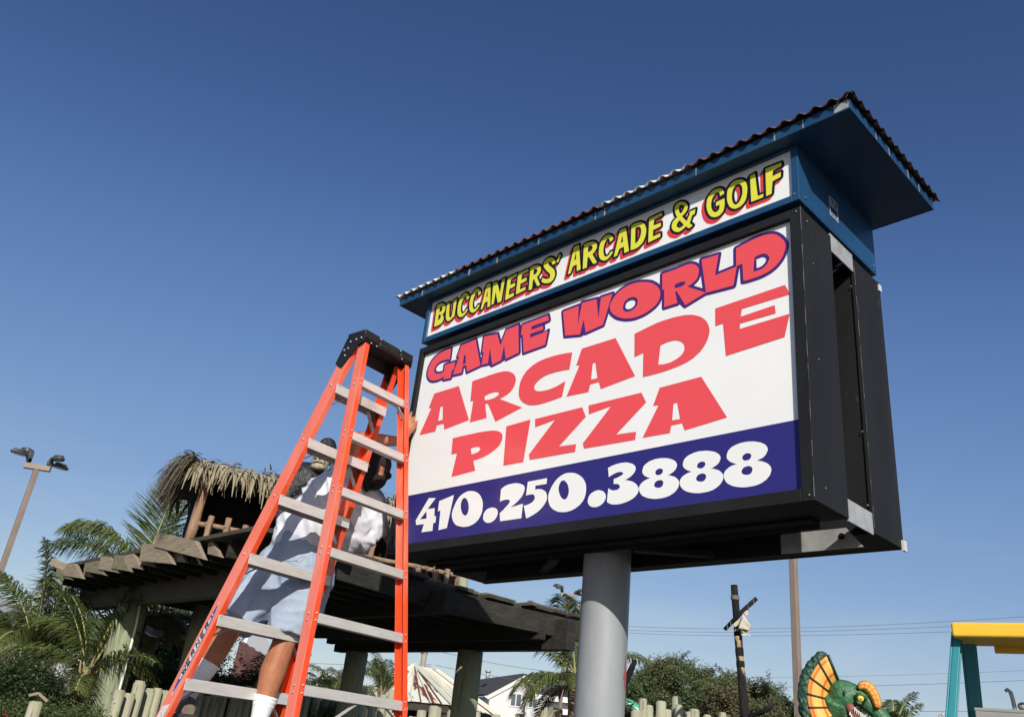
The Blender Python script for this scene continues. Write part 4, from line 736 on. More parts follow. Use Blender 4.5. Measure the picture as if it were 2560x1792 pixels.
# head: skull, jaw, nose, ear
hd_ = J['hed']; FWD = V((RT.x*.93, RT.y*.93, 0)).normalized()*.94+V((0,0,-.20)); FWD.normalize(); SID = V((0,0,1)).cross(FWD).normalized(); HUP = FWD.cross(SID)
HR = Matrix((FWD, SID, HUP)).transposed()
b.ell(hd_+HUP*.03, (.098,.076,.088), 18, 12, HR); b.ell(hd_+FWD*.035-HUP*.045, (.062,.058,.062), 16, 10, HR)
b.ell(hd_+FWD*.098-HUP*.012, (.022,.014,.020), 10, 8, HR); b.ell(hd_-SID*.076-HUP*.005-FWD*.01, (.012,.006,.020), 10, 8, HR); b.ell(hd_+SID*.074-HUP*.005-FWD*.01, (.012,.006,.020), 10, 8, HR)
# right hand on the cabinet edge: palm, four fingers, thumb
wr = J['wR']; tips = [(1029,1030),(1038,1041),(1043,1053),(1041,1066)]; bases = [(1017,1062),(1022,1066),(1026,1073),(1026,1081)]
pm = at(1013,1083,4.955); b.tube([wr, lerp(wr,pm,.5), pm, at(1019,1071,4.955)], [.028,.032,.036,.030], 12); b.ell(pm, (.034,.034,.034), 12, 8)
for i, (tp, bs) in enumerate(zip(tips, bases)):
    p0, p2 = at(*bs, 4.95), at(*tp, 4.975); p1 = lerp(p0, p2, .5)-V((FW.x,FW.y,0))*.008
    b.tube([lerp(pm,p0,.3), p0, p1, lerp(p1,p2,.55), p2], [.012,.0115,.0105,.0095,.0075], 10); b.ell(p2, (.0078,)*3, 8, 6)
tp = at(1004,1068,4.94); b.tube([pm, lerp(pm,tp,.55)-RT*.004, tp, tp+UP*.018], [.016,.0135,.011,.009], 10); b.ell(tp+UP*.018, (.009,)*3, 8, 6)
# left hand against the side of the cabinet
wl = J['wL']; pl = wl+(J['wL']-J['eL']).normalized()*.05; b.tube([wl, lerp(wl,pl,.5), pl], [.028,.032,.030], 12); b.ell(pl,(.031,)*3,10,8)
for i in range(4):
    dd = (J['wL']-J['eL']).normalized(); sd2 = dd.cross(V((0,0,1))).normalized(); p0 = pl+sd2*(i-1.5)*.019+dd*.015
    b.tube([p0, p0+dd*.03, p0+dd*.055+V((.006,0,-.006)), p0+dd*.075+V((.012,0,-.014))], [.0115,.0105,.0095,.008], 8)
b.tube([pl, pl+dd*.02+sd2*.04, pl+dd*.045+sd2*.05], [.014,.012,.009], 8)
body = remesh(b, 'body', M['skin'], man, .0062, 3)
# shirt
def wr_noise(sc1, amp, st=(1,1,1)):
    return lambda p, n: amp*(noise.noise(V((p.x*st[0], p.y*st[1], p.z*st[2]))*sc1)+.5*noise.noise(V((p.x*st[1], p.y*st[0], p.z*st[2]))*sc1*2.3))
s = MB()
hem = lerp(J['pel'], J['wst'], .15)
axis = (J['che']-J['wst']).normalized()
s.tube([hem, lerp(hem,J['wst'],.55), J['wst'], lerp(J['wst'],J['che'],.5), J['che'], lerp(J['che'],J['upc'],.7), J['upc']+axis*.03], [.150,.165,.168,.172,.170,.145,.085], 20)
s.ell(J['upc'], (.11,.11,.10), 16, 10)
seg(s, lerp(J['upc'],J['sR'],.2), J['sR'], .10, .088); slR = lerp(J['sR'], J['eR'], .42); s.tube([J['sR'], lerp(J['sR'],slR,.6), slR], [.086,.082,.084], 16)
seg(s, J['upc'], J['sL'], .10, .092); slL = lerp(J['sL'], J['eL'], .80); s.tube([J['sL'], lerp(J['sL'],slL,.5), slL], [.088,.086,.092], 16)
# loose front of the shirt hanging towards the cabinet
s.tube([J['che']+V((0,0,-.02)), at(895,1270,5.12), at(925,1318,5.16), at(938,1350,5.18)], [.12,.10,.085,.075], 16); s.tube([at(905,1235,5.14), at(940,1285,5.2), at(958,1335,5.24)], [.085,.075,.055], 14)
s.tube([J['wst'], at(815,1330,5.08), at(870,1345,5.12), at(930,1352,5.16)], [.135,.125,.105,.07], 16); s.tube([J['che'], at(870,1300,5.1), at(900,1335,5.14)], [.15,.13,.10], 16)
fold_d = V((.55,.1,-.83)).normalized()
def shirt_disp(p, n):
    q = p.dot(fold_d.orthogonal()); q2 = p.dot(fold_d)
    a = noise.noise(V((q*16, q2*3.0, p.x*4)))
    c = noise.noise(V((p.x*9, p.y*9, p.z*14)))
    r1 = 1-abs(noise.noise(V((q*13+3, q2*2.2, p.y*3)))*2); r2 = 1-abs(noise.noise(V((p.x*8, p.y*8, p.z*12+5)))*2)
    return .012*a+.006*c+.022*(max(0,r1)**2-.35)+.008*(max(0,r2)**2-.35)
shirt = remesh(s, 't_shirt', M['shirt'], man, .010, 5, shirt_disp); shirt['label'] = 'loose white T-shirt'
# shorts
s = MB()
s.tube([lerp(J['pel'],J['wst'],1.05), lerp(J['pel'],J['wst'],.4), J['pel'], J['pel']-axis*.05], [.145,.160,.165,.145], 20)
for h, k, f_ in (('hip1','k1',.93), ('hip2','k2',.86)):
    e_ = lerp(J[h], J[k], f_)
    s.tube([lerp(J['pel'],J[h],.5), J[h], lerp(J[h],J[k],.45), lerp(J[h],J[k],.78), e_], [.150,.145,.132,.120,.118], 20)
for q_, r_ in ((J['pel'],.165),(lerp(J['hip1'],J['hip2'],.5),.15),(J['hip1'],.145),(J['hip2'],.145),(lerp(J['pel'],J['hip1'],.6),.15)): s.ell(q_, (r_,)*3, 18, 12)
def sh_disp(p, n):
    a = noise.noise(V((p.x*7, p.y*7, p.z*5))); c = noise.noise(V((p.x*20, p.y*20, p.z*9)))
    r1 = 1-abs(noise.noise(V((p.x*9+p.z*4, p.y*9, p.z*3+2)))*2); r2 = 1-abs(noise.noise(V((p.x*6, p.y*6, p.z*16)))*2)
    return .010*a+.004*c+.016*(max(0,r1)**2-.35)+.007*(max(0,r2)**2-.35)
shorts = remesh(s, 'shorts', M['denim'], man, .009, 4, sh_disp); shorts['label'] = 'pale washed denim shorts'
# side seams, pocket line and drawstring
m = MB(); m.smooth = True
tocam = lambda p: (V((0,0,EYE))-p).normalized()
def strip(pts, r):
    m.tube([p for p in pts], r, 6)
bvh = BVHTree.FromPolygons([v_.co.copy() for v_ in shorts.data.vertices], [tuple(p_.vertices) for p_ in shorts.data.polygons])
def surf(px, py, D0):   # nearest point of the shorts along a line
    loc, nr, _, _ = bvh.ray_cast(V((0,0,EYE)), ray(px,py).normalized())
    return (loc+nr*.002) if loc is not None else at(px,py,D0)
sm_ = [(668,1430),(655,1455),(640,1485),(622,1520),(606,1550),(594,1572)]
strip([surf(*p,4.95) for p in sm_], .0022)
strip([surf(*p,4.95) for p in [(690,1392),(715,1402),(742,1400),(760,1388)]], .0025)
m.build('seam', M['denim'], shorts)
m = MB(); m.smooth = True
strip([surf(738,1402,4.9), surf(748,1404,4.9), surf(756,1399,4.9)+tocam(J['pel'])*.004, surf(762,1388,4.9), surf(768,1392,4.9), surf(770,1404,4.9)+tocam(J['pel'])*.005, surf(766,1414,4.9)], .0019)
m.build('drawstring', M['cloth'], shorts)
# socks and shoes
for a, k, top, toe in (('a1','k1',.66,(545,1822)), ('a2','k2',.42,(735,1880))):
    s = MB(); tt = lerp(J[a], J[k], top*.72); s.tube([tt, lerp(tt,J[a],.3), lerp(tt,J[a],.65), J[a]], [.064,.060,.051,.044], 18); s.ell(J[a]-V((0,0,.01)), (.046,)*3, 14, 10)
    dr = V((.86,-.30,0)) if a == 'a1' else V((.80,-.45,0)); dr.normalize()
    s.tube([J[a]-V((0,0,.01)), J[a]+dr*.05-V((0,0,.045))], [.045,.04], 14)
    ax_ = (tt-J[a]).normalized()
    sock = remesh(s, 'sock', M['sock'], man, .005, 2, lambda p, n: .0012*math.sin(p.dot(ax_)*330) if (p-J[a]).dot(ax_) > .06 else 0.)
    s = MB(); heel = J[a]-dr*.045-V((0,0,.055)); sole = J[a].z-.105
    s.tube([heel+V((0,0,.03)), J[a]+dr*.0-V((0,0,.050)), J[a]+dr*.075-V((0,0,.062)), J[a]+dr*.14-V((0,0,.075)), J[a]+dr*.185-V((0,0,.082))], [.048,.056,.050,.044,.030], 16)
    s.ell(heel+V((0,0,.01)), (.048,.048,.042), 14, 10); s.ell(J[a]-V((0,0,.038)), (.056,.056,.032), 14, 8)
    shoe = remesh(s, 'shoe', M['shoe'], man, .006, 3)
    s = MB(); cs = J[a]+dr*.068; cs.z = sole; s.obox(cs, dr*.145, dr.cross(V((0,0,1)))*.046, V((0,0,.013))); bevel(s.build('sole', M['dark'], shoe), .01, 3)
    s = MB(); s.smooth = True; sl = dr.cross(V((0,0,1)))
    for q in range(4):
        c0 = J[a]+dr*(.045+.028*q)-V((0,0,.012+.009*q)); s.tube([c0-sl*.03-V((0,0,.008)), c0+V((0,0,.010)), c0+sl*.03-V((0,0,.008))], .0035, 6)
        s.tube([c0-sl*.028-V((0,0,.008)), c0+dr*.014+V((0,0,.008)), c0+dr*.027+sl*.028-V((0,0,.014))], .003, 6)
    s.build('lace', M['dark'], shoe)
# black knitted head cover with a gap at the eye
s = MB(); s.ell(hd_+HUP*.032-FWD*.003, (.107,.086,.097), 20, 14, HR); s.ell(hd_+FWD*.036-HUP*.048, (.072,.068,.072), 16, 12, HR); s.ell(hd_+FWD*.102-HUP*.012, (.026,.018,.024), 12, 8, HR)
s.tube([hd_-HUP*.05, lerp(hd_,J['nek'],.7)-HUP*.07], [.070,.066], 16)
hood = remesh(s, 'head_cover', M['hood'], man, .006, 3)
bm = bmesh.new(); bm.from_mesh(hood.data); kill = []
for f_ in bm.faces:
    q = f_.calc_center_median()-hd_; a_, h_, l_ = q.dot(FWD), q.dot(HUP), q.dot(SID)
    if .054 < a_+h_*.12 < .080 and -.034 < h_ < .022 and abs(l_) > .022: kill.append(f_)
bmesh.ops.delete(bm, geom=kill, context='FACES'); bm.to_mesh(hood.data); bm.free(); hood['label'] = 'black knitted head cover with an eye opening'
m = MB(); m.smooth = True
for sg in (-1, 1): m.ell(hd_+FWD*.090+HUP*.004+SID*sg*.026, (.008,.016,.013), 12, 8, HR)
m.tube([hd_+FWD*.086+HUP*.012-SID*.052, hd_+FWD*.096+HUP*.012, hd_+FWD*.086+HUP*.012+SID*.052], .003, 6)
m.build('glasses', M['sign_black'], man)

# ================================================================== wooden platform (deck on posts)
DZ = 1.35+EYE
plat = thing('wooden_platform', (-7.9,4.9,0), 'weathered raised wooden platform on log posts behind the ladder', 'platform')
rnd = random.Random(11)
# big beams
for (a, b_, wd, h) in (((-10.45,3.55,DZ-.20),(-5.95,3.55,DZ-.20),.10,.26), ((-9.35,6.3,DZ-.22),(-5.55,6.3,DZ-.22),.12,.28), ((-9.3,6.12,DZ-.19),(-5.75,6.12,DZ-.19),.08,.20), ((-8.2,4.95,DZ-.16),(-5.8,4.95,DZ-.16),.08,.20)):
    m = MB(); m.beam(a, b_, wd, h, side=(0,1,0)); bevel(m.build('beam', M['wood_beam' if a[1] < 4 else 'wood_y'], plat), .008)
# joists along y
for i in range(14):
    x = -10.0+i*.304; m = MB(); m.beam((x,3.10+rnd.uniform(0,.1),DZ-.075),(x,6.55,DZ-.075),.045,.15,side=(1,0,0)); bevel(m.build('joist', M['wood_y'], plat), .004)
# deck boards along x
def edge_x(y): return float(np.interp(y, (3.0,4.2,5.3,6.0,6.75), (-5.76,-5.92,-6.08,-5.97,-5.60)))
y = 3.04; k = 0
while y < 6.75:
    w_ = rnd.uniform(.16,.24); xr = edge_x(y)+rnd.uniform(-.06,.08); xl = -10.15+rnd.uniform(-.25,.10)
    if y < 3.2: xl = -10.25
    zz_ = DZ+.018+(k%3)*.006
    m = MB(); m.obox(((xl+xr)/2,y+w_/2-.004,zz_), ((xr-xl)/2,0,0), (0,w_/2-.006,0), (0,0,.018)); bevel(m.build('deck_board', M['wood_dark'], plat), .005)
    y += w_; k += 1
# staggered boards along the left edge (sunlit ends)
teeth = [((1205,500),(1230,350),(1620,440),(1700,625)), ((1058,640),(1085,470),(1300,470),(1390,670)), ((882,690),(905,540),(1005,560),(1080,722)), ((780,715),(815,580),(900,585),(968,745)),
         ((650,722),(680,590),(780,600),(850,757)), ((505,740),(535,615),(650,625),(722,782)), ((300,785),(330,662),(425,665),(495,815)), ((228,795),(250,675),(330,660),(395,828)), ((1735,572),(1740,445),(1785,440),(1862,602)), ((1365,640),(1385,545),(1480,560),(1520,652)), ((1058,668),(1070,600),(1190,620),(1230,703)), ((495,790),(510,745),(570,755),(595,798))]
for i, q in enumerate(teeth):
    yb_ = 3.02-(.03 if i in (0,1) else 0)+(.05 if i in (8,9,10,11) else 0)+(i%3)*.012
    pts = []
    for (a, b_) in q:
        px, py = 80+a*.25261, 1240+b_*.25261; d = ray(px, py); s_ = yb_/d.y; pts.append(V((d.x*s_, yb_, d.z*s_+EYE)))
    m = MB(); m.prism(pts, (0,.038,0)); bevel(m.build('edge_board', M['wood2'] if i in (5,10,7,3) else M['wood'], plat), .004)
# tilted board at the far left end, and short boards lapped up the right side
m = MB(); m.beam(at(130,1403,10.0), at(165,1420,9.7), .07, .03, side=(0,.3,1)); m.build('edge_board', M['wood'], plat)
for (pa, pb, D1, D2, th) in () and (((905,1404),(1130,1468),7.3,8.1,.035), ((1120,1468),(1212,1488),8.1,8.4,.035), ((1100,1490),(1290,1500),8.15,8.4,.035), ((1270,1508),(1340,1506),8.6,8.8,.03), ((1010,1418),(1075,1430),7.8,7.9,.035)):
    a, b_ = at(*pa,D1), at(*pb,D2); a.z = b_.z = DZ+.045
    m = MB(); m.beam(a, b_, .20, th, side=(0,0,1) if False else (b_-a).cross(V((0,0,1)))); bevel(m.build('lap_board', M['wood_dark'], plat), .004)
for j in range(7):
    yy = 3.5+j*.46; xx = edge_x(yy)-.02+rnd.uniform(-.05,.05)
    m = MB(); m.obox((xx-.35,yy,DZ+.040+.006*(j%2)), (.34+rnd.uniform(-.06,.06),0,0), (0,.20,0), (0,0,.016)); bevel(m.build('lap_board', M['wood2' if j%2 else 'wood_beam'], plat), .005)  # lighter woods stand for light caught on the plank edges
# hanging side boards on the right and small triangular offcuts
m = MB(); m.beam((-6.06,5.05,DZ-.12),(-5.60,6.80,DZ-.15),.045,.19,side=(1,0,0)); bevel(m.build('side_board', M['wood_y'], plat), .005)
m = MB(); m.beam((-5.84,3.2,DZ-.10),(-6.10,5.1,DZ-.11),.045,.17,side=(1,0,0)); bevel(m.build('side_board', M['wood_y'], plat), .005)
pts = [at(1279,1594,9.6), at(1296,1577,9.6), at(1323,1583,9.6), at(1325,1596,9.6)]
m = MB(); m.prism(pts, (.02,.03,0)); m.build('offcut', M['wood'], plat)
for k in range(5):                                # lapped boards below the back-left of the deck
    a = at(792+k*40,1572+k*3,10.6); m = MB(); m.beam(a, a+V((.9,.05,-.01)), .20, .03, side=(0,0,1)); m.build('side_board', M['wood_dark'], plat)
# log posts
def logpost(base, r, top, mt, par, nm='post', lean=(0,0)):
    m = MB(); m.smooth = True; N = 7
    pts = [V((base[0]+lean[0]*i/N, base[1]+lean[1]*i/N, top*i/N)) for i in range(N+1)]
    m.tube(pts, [r*(1.06-.09*i/N+rnd.uniform(-.02,.02)) for i in range(N+1)], 18); return m.build(nm, mt, par)
p1 = logpost((-9.02,3.56), .150, DZ-.33, M['log_green'], plat)
logpost((-8.95,4.25), .085, DZ-.2, M['log_green'], plat)
logpost((-8.93,6.3), .135, DZ-.36, M['log_green'], plat); logpost((-6.93,6.3), .135, DZ-.36, M['log_green'], plat)
# flood light and conduit on the front post
fl = thing('floodlight', at(390,1590,8.9), 'black floodlight clamped to the front log post of the platform', 'floodlight')
c_ = at(385,1578,9.3); m = MB(); m.obox(c_, V((.05,.02,-.015)), V((-.025,.065,.0)), V((.01,0,.035))); bevel(m.build('housing', M['lamp_head'], fl), .01)
m = MB(); c2_ = c_+V((.03,-.03,-.035)); m.obox(c2_, V((.03,.012,-.012)), V((-.015,.04,0)), V((0,0,.004))); m.build('lens', M['lamp_glass'], fl)
m = MB(); m.smooth = True; m.tube([at(352,1500,9.55), at(341,1560,9.53), at(318,1650,9.5), at(290,1755,9.48), at(272,1820,9.46)], .0125, 10)
tag(m.build('conduit', M['conduit']), 'white pipe conduit running down the front log post of the platform', 'pipe')

# ================================================================== thatched hut on the platform
HZ = DZ+.05
hut = thing('thatched_hut', (-7.1,4.3,HZ), 'small dark hut with a palm thatch roof and log railing on the platform', 'hut')
HO, HE1, HE2 = V((-6.97,3.05,0)), V((.32,.947,0)).normalized(), V((-.947,.32,0)).normalized()
def H(a, b, z): q = HO+HE1*a+HE2*b; return V((q.x, q.y, z))      # hut frame: along the front, inwards, height
HL, HD = 2.46, 1.15
def log(a, b_, r, mt, nm, par=hut, knob=True):
    m = MB(); m.smooth = True; N = 5; a, b_ = V(a), V(b_)
    j = [V((rnd.uniform(-1,1),rnd.uniform(-1,1),rnd.uniform(-1,1)))*r*.18 for _ in range(N+1)]
    m.tube([lerp(a,b_,i/N)+j[i] for i in range(N+1)], [r*rnd.uniform(.92,1.08) for _ in range(N+1)], 12); return m.build(nm, mt, par)
log(H(0,0,HZ-.03), H(.03,.02,HZ+.62), .042, M['log_tan'], 'post'); log(H(HL,0,HZ-.03), H(HL,0,HZ+.55), .046, M['log_tan'], 'post')
log(H(.1,HD,HZ-.03), H(.1,HD,HZ+.55), .04, M['charred'], 'post'); log(H(HL,HD,HZ-.03), H(HL,HD,HZ+.55), .046, M['log_tan'], 'post')
# railing: rails and short uprights lashed with rope
rzl = HZ+.125
def lash(p, par):
    m = MB(); m.smooth = True
    for q in range(4):
        n1 = V((rnd.uniform(-.3,.3),rnd.uniform(-.3,.3),1)).normalized() if q%2 else V((1,rnd.uniform(-.4,.4),rnd.uniform(-.8,.8))).normalized()
        a_ = n1.orthogonal().normalized(); b2 = n1.cross(a_)
        m.tube([p+(a_*math.cos(u_)+b2*math.sin(u_))*.034 for u_ in np.linspace(0,2*math.pi,11)], .0045, 5)
    m.build('rope_lashing', M['rope'], par)
for (a0, a1) in ((.03,.72),(.70,1.5),(1.48,2.12),(2.10,2.50)): log(H(a0,-.01,rzl), H(a1,-.01,rzl+rnd.uniform(-.01,.01)), .022, M['log_tan'], 'rail')
for a_ in (.12,.265,.415,.69,.95,1.25,1.55,1.85,2.02,2.19,2.31):
    u2 = log(H(a_,-.035,HZ-.05), H(a_+.004,-.035,rzl+(.075 if a_ < 1.5 else .12)+rnd.uniform(-.015,.01)), .025, M['log_tan'], 'upright'); lash(H(a_,-.022,rzl), u2)
log(H(2.47,-.05,HZ-.04), H(2.47,-.05,rzl+.10), .048, M['log_pale'], 'upright')
# back walls, blackened to carry the interior shade, and roof
def wall(a0, b0, a1, b1, z0, z1):
    m = MB(); q = [H(a0,b0,z0),H(a1,b1,z0),H(a1,b1,z1),H(a0,b0,z1)]; n_ = (q[1]-q[0]).cross(V((0,0,1))).normalized()*.02; m.prism(q, n_); m.build('back_wall', M['charred'], hut)
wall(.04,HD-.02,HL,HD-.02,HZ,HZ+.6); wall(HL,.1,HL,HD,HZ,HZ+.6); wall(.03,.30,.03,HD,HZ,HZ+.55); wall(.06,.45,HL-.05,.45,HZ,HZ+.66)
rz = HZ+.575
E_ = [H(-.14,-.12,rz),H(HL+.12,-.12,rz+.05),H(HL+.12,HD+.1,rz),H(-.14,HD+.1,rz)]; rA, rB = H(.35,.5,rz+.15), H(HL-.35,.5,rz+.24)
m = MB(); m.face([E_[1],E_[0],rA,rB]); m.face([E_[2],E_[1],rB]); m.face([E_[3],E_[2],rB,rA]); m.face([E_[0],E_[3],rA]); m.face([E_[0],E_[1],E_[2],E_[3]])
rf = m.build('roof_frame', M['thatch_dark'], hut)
def strand(mb, p, d, ln, wd, droop, up0=.0):
    d = V(d).normalized(); sd_ = d.cross(V((0,0,1))).normalized(); q = V(p); segs = 4; pr = None; v = d*ln/segs+V((0,0,up0))
    tw = rnd.uniform(-.6,.6)
    for i in range(segs+1):
        t = i/segs; ww = wd*(1-.85*t**1.6); s_ = (sd_*math.cos(tw)+V((0,0,1))*math.sin(tw))*ww
        cur_ = (q-s_, q+s_)
        if pr: mb.face([pr[0],pr[1],cur_[1],cur_[0]])
        pr = cur_; q = q+v; v = v+V((0,0,-droop/segs))
m = MB(); md_ = MB()
edges = [(E_[0],E_[1],-HE2), (E_[1],E_[2],HE1), (E_[3],E_[0],-HE1), (E_[2],E_[3],HE2)]
for (a, b_, nn) in edges:
    a, b_, nn = V(a), V(b_), V(nn); ln_ = (b_-a).length; al = (b_-a).normalized(); front = nn.dot(-HE2) > .9
    for i in range(int(ln_*(150 if front else 80))):          # laid courses on the slope
        t = rnd.random(); dd = rnd.uniform(-.01,.45); p = lerp(a,b_,t)-nn*dd; p.z += .02+max(0,dd)*.28+rnd.uniform(0,.03)
        strand(m, p, nn*rnd.uniform(.5,1)+al*rnd.uniform(-.6,.6)+V((0,0,rnd.uniform(-.15,.10))), rnd.uniform(.12,.22), rnd.uniform(.006,.013), rnd.uniform(.05,.12))
    for i in range(int(ln_*(95 if front else 50))):           # leaflets hanging over the eave
        t = rnd.random(); p = lerp(a,b_,t)-nn*rnd.uniform(0,.05)+V((0,0,rnd.uniform(.0,.06)))
        strand(m if front else md_, p, nn*rnd.uniform(.15,.5)+al*rnd.uniform(-.3,.3)+V((0,0,-.15)), rnd.uniform(.10,.175), rnd.uniform(.010,.019), rnd.uniform(.08,.14))
for i in range(520):                                # loose ridge litter
    t = rnd.random(); p = lerp(V(rA),V(rB),t)+HE2*rnd.uniform(-.42,.1)+V((0,0,rnd.uniform(-.08,.0))); d = V((rnd.uniform(-1,1),rnd.uniform(-1,1),rnd.uniform(.0,.22))); strand(m, p, d, rnd.uniform(.08,.2), rnd.uniform(.004,.009), rnd.uniform(.0,.08))
t_ = m.build('thatch', M['thatch'], hut); t_['kind'] = 'stuff'
m = md_
for i in range(420):                                # long dark fringe hanging at the left end
    p = H(-.16+rnd.uniform(-.03,.08), rnd.uniform(-.16,.5), rz+rnd.uniform(-.02,.10)); d = -HE1*rnd.uniform(.4,1)+HE2*rnd.uniform(-.7,.5)+V((0,0,rnd.uniform(-.2,.3))); strand(m, p, d, rnd.uniform(.14,.27), rnd.uniform(.005,.009), rnd.uniform(.10,.28), .0)
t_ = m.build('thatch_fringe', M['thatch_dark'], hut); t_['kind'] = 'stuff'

# ================================================================== gorilla statue
gor = thing('gorilla_statue', at(770,1340,6.62), 'black gorilla statue with a tan muzzle behind the person', 'statue')
GD = 6.62; m = MB()
hc = at(812,1135,GD); GF = (V((.55,-.75,-.10))).normalized(); GS = V((0,0,1)).cross(GF).normalized(); GU = GF.cross(GS); GR = Matrix((GF,GS,GU)).transposed()
m.ell(hc+GU*.055-GF*.03, (.085,.075,.085), 16, 12, GR); m.ell(hc-GU*.01, (.095,.085,.09), 16, 12, GR); m.ell(hc+GF*.06+GU*.035, (.045,.075,.026), 14, 8, GR)
m.ell(hc+GF*.05-GU*.07, (.075,.072,.06), 14, 10, GR)
bc = at(760,1215,GD+.1); m.ell(bc, (.20,.20,.19), 18, 12); m.ell(at(738,1208,GD+.08), (.11,.11,.11), 14, 10); m.ell(at(850,1200,GD+.18), (.13,.13,.13), 14, 10)
m.tube([at(728,1215,GD), at(705,1262,GD-.02), at(712,1320,GD-.06)], [.095,.08,.06], 14); m.tube([at(850,1200,GD+.15), at(880,1270,GD+.1), at(870,1330,GD+.05)], [.11,.085,.06], 14)
m.ell(at(765,1290,GD+.1), (.22,.22,.17), 18, 12); m.tube([at(740,1310,GD+.05), at(735,1345,GD-.12)], [.10,.08], 12); m.tube([at(820,1320,GD+.08), at(830,1355,GD-.1)], [.10,.08], 12)
remesh(m, 'body', M['gorilla'], gor, .012, 3, lambda p, n: .006*noise.noise(p*26)+.004*noise.noise(p*60))
m = MB(); mz = at(800,1158,GD-.07)
m.ell(mz, (.058,.072,.058), 16, 12, GR); m.ell(mz-GU*.034+GF*.012, (.054,.072,.030), 14, 10, GR)
for s_ in (-1,1): m.ell(mz+GF*.040+GU*.028+GS*s_*.020, (.022,.020,.016), 12, 8, GR); m.ell(mz-GF*.005+GU*.062+GS*s_*.036, (.024,.026,.012), 10, 8, GR)
mu = remesh(m, 'muzzle', M['gorilla_face'], gor, .006, 2, lambda p, n: .003*noise.noise(p*50))
m = MB(); m.smooth = True
for s_ in (-1,1): m.ell(mz+GF*.056+GU*.025+GS*s_*.018, (.008,.010,.008), 10, 8, GR); m.ell(mz+GF*.012+GU*.072+GS*s_*.034, (.010,.011,.008), 10, 8, GR)
m.tube([mz+GS*.052-GU*.022+GF*.025, mz+GS*.03-GU*.004+GF*.052, mz-GU*.000+GF*.060, mz-GS*.03-GU*.004+GF*.052, mz-GS*.052-GU*.022+GF*.025], .005, 8)
m.build('facial_mark', M['sign_black'], gor)

# ================================================================== log palisades
def palisade(name, specs, label, D, r0, mt=None):
    """stakes: (px, top py, D)"""
    b0 = at(specs[0][0], 1790, specs[0][2]); f = thing(name, (b0.x,b0.y,0), label, 'fence')
    for (px, py, D_) in specs:
        t = at(px, py, D_); r = r0*rnd.uniform(.88,1.12); m = MB(); m.smooth = True; N = 4
        ln = (rnd.uniform(-.02,.02), rnd.uniform(-.02,.02))
        m.tube([V((t.x+ln[0]*(1-i/N), t.y+ln[1]*(1-i/N), (t.z)*i/N)) for i in range(N+1)], [r*rnd.uniform(.95,1.05) for _ in range(N+1)], 12)
        m.smooth = False; q = V((t.x,t.y,t.z)); m.cyl(q, q+V((0,0,rnd.uniform(.003,.03))), r*.93, 12, r*.8)
        m.build('stake', mt or M['log_pale'], f)
    return f
left = []; px = 300
rr = random.Random(5)
while px < 1010:
    left.append((px, 1722+rr.uniform(-16,16)+(px-300)*.022, 9.0+(px-300)*.006+rr.uniform(-.06,.06))); px += rr.uniform(18,26)
palisade('palisade_fence', left, 'row of pale log stakes behind the ladder', 9, .052)
midf = [(1010,1765,13.2),(1055,1776,13.2),(1086,1766,13.3),(1092,1772,13.5),(1130,1780,13.4),(1190,1782,13.4),(1240,1786,13.5),(1300,1785,13.6),(1362,1780,13.6),(1380,1768,13.6),(1395,1774,13.7),(1415,1788,13.7)]
palisade('palisade_fence', midf, 'few pale log stakes in front of the rusty roofed shed', 13.4, .068)
rt_ = [(1590,1778,12),(1608,1748,12.05),(1623,1766,12.1),(1653,1754,12.1),(1668,1773,12.1),(1692,1744,12.2),(1698,1764,12.05),(1719,1783,12.2),(1736,1774,12.2),(1768,1790,12.3),(1806,1785,12.3),(1575,1800,12),(1640,1798,12.1),(1760,1806,12.3)]
palisade('palisade_fence', rt_, 'pale log stakes to the right of the sign pole', 12, .058)
# lone post with a bent board, bottom left
ps = thing('garden_post', (at(88,1790,8.2).x, at(88,1790,8.2).y, 0), 'short pale post with a bent grey board on top, bottom left', 'post')
t = at(92,1752,8.2); logpost((t.x,t.y), .052, t.z, M['log_pale'], ps)
m = MB(); a, b_ = at(72,1737,8.15), at(118,1752,8.15); mid = lerp(a,b_,.45)+V((0,0,.035)); m.beam(a, mid, .09, .02); m.beam(mid, b_, .09, .02); m.build('board', M['wood'], ps)

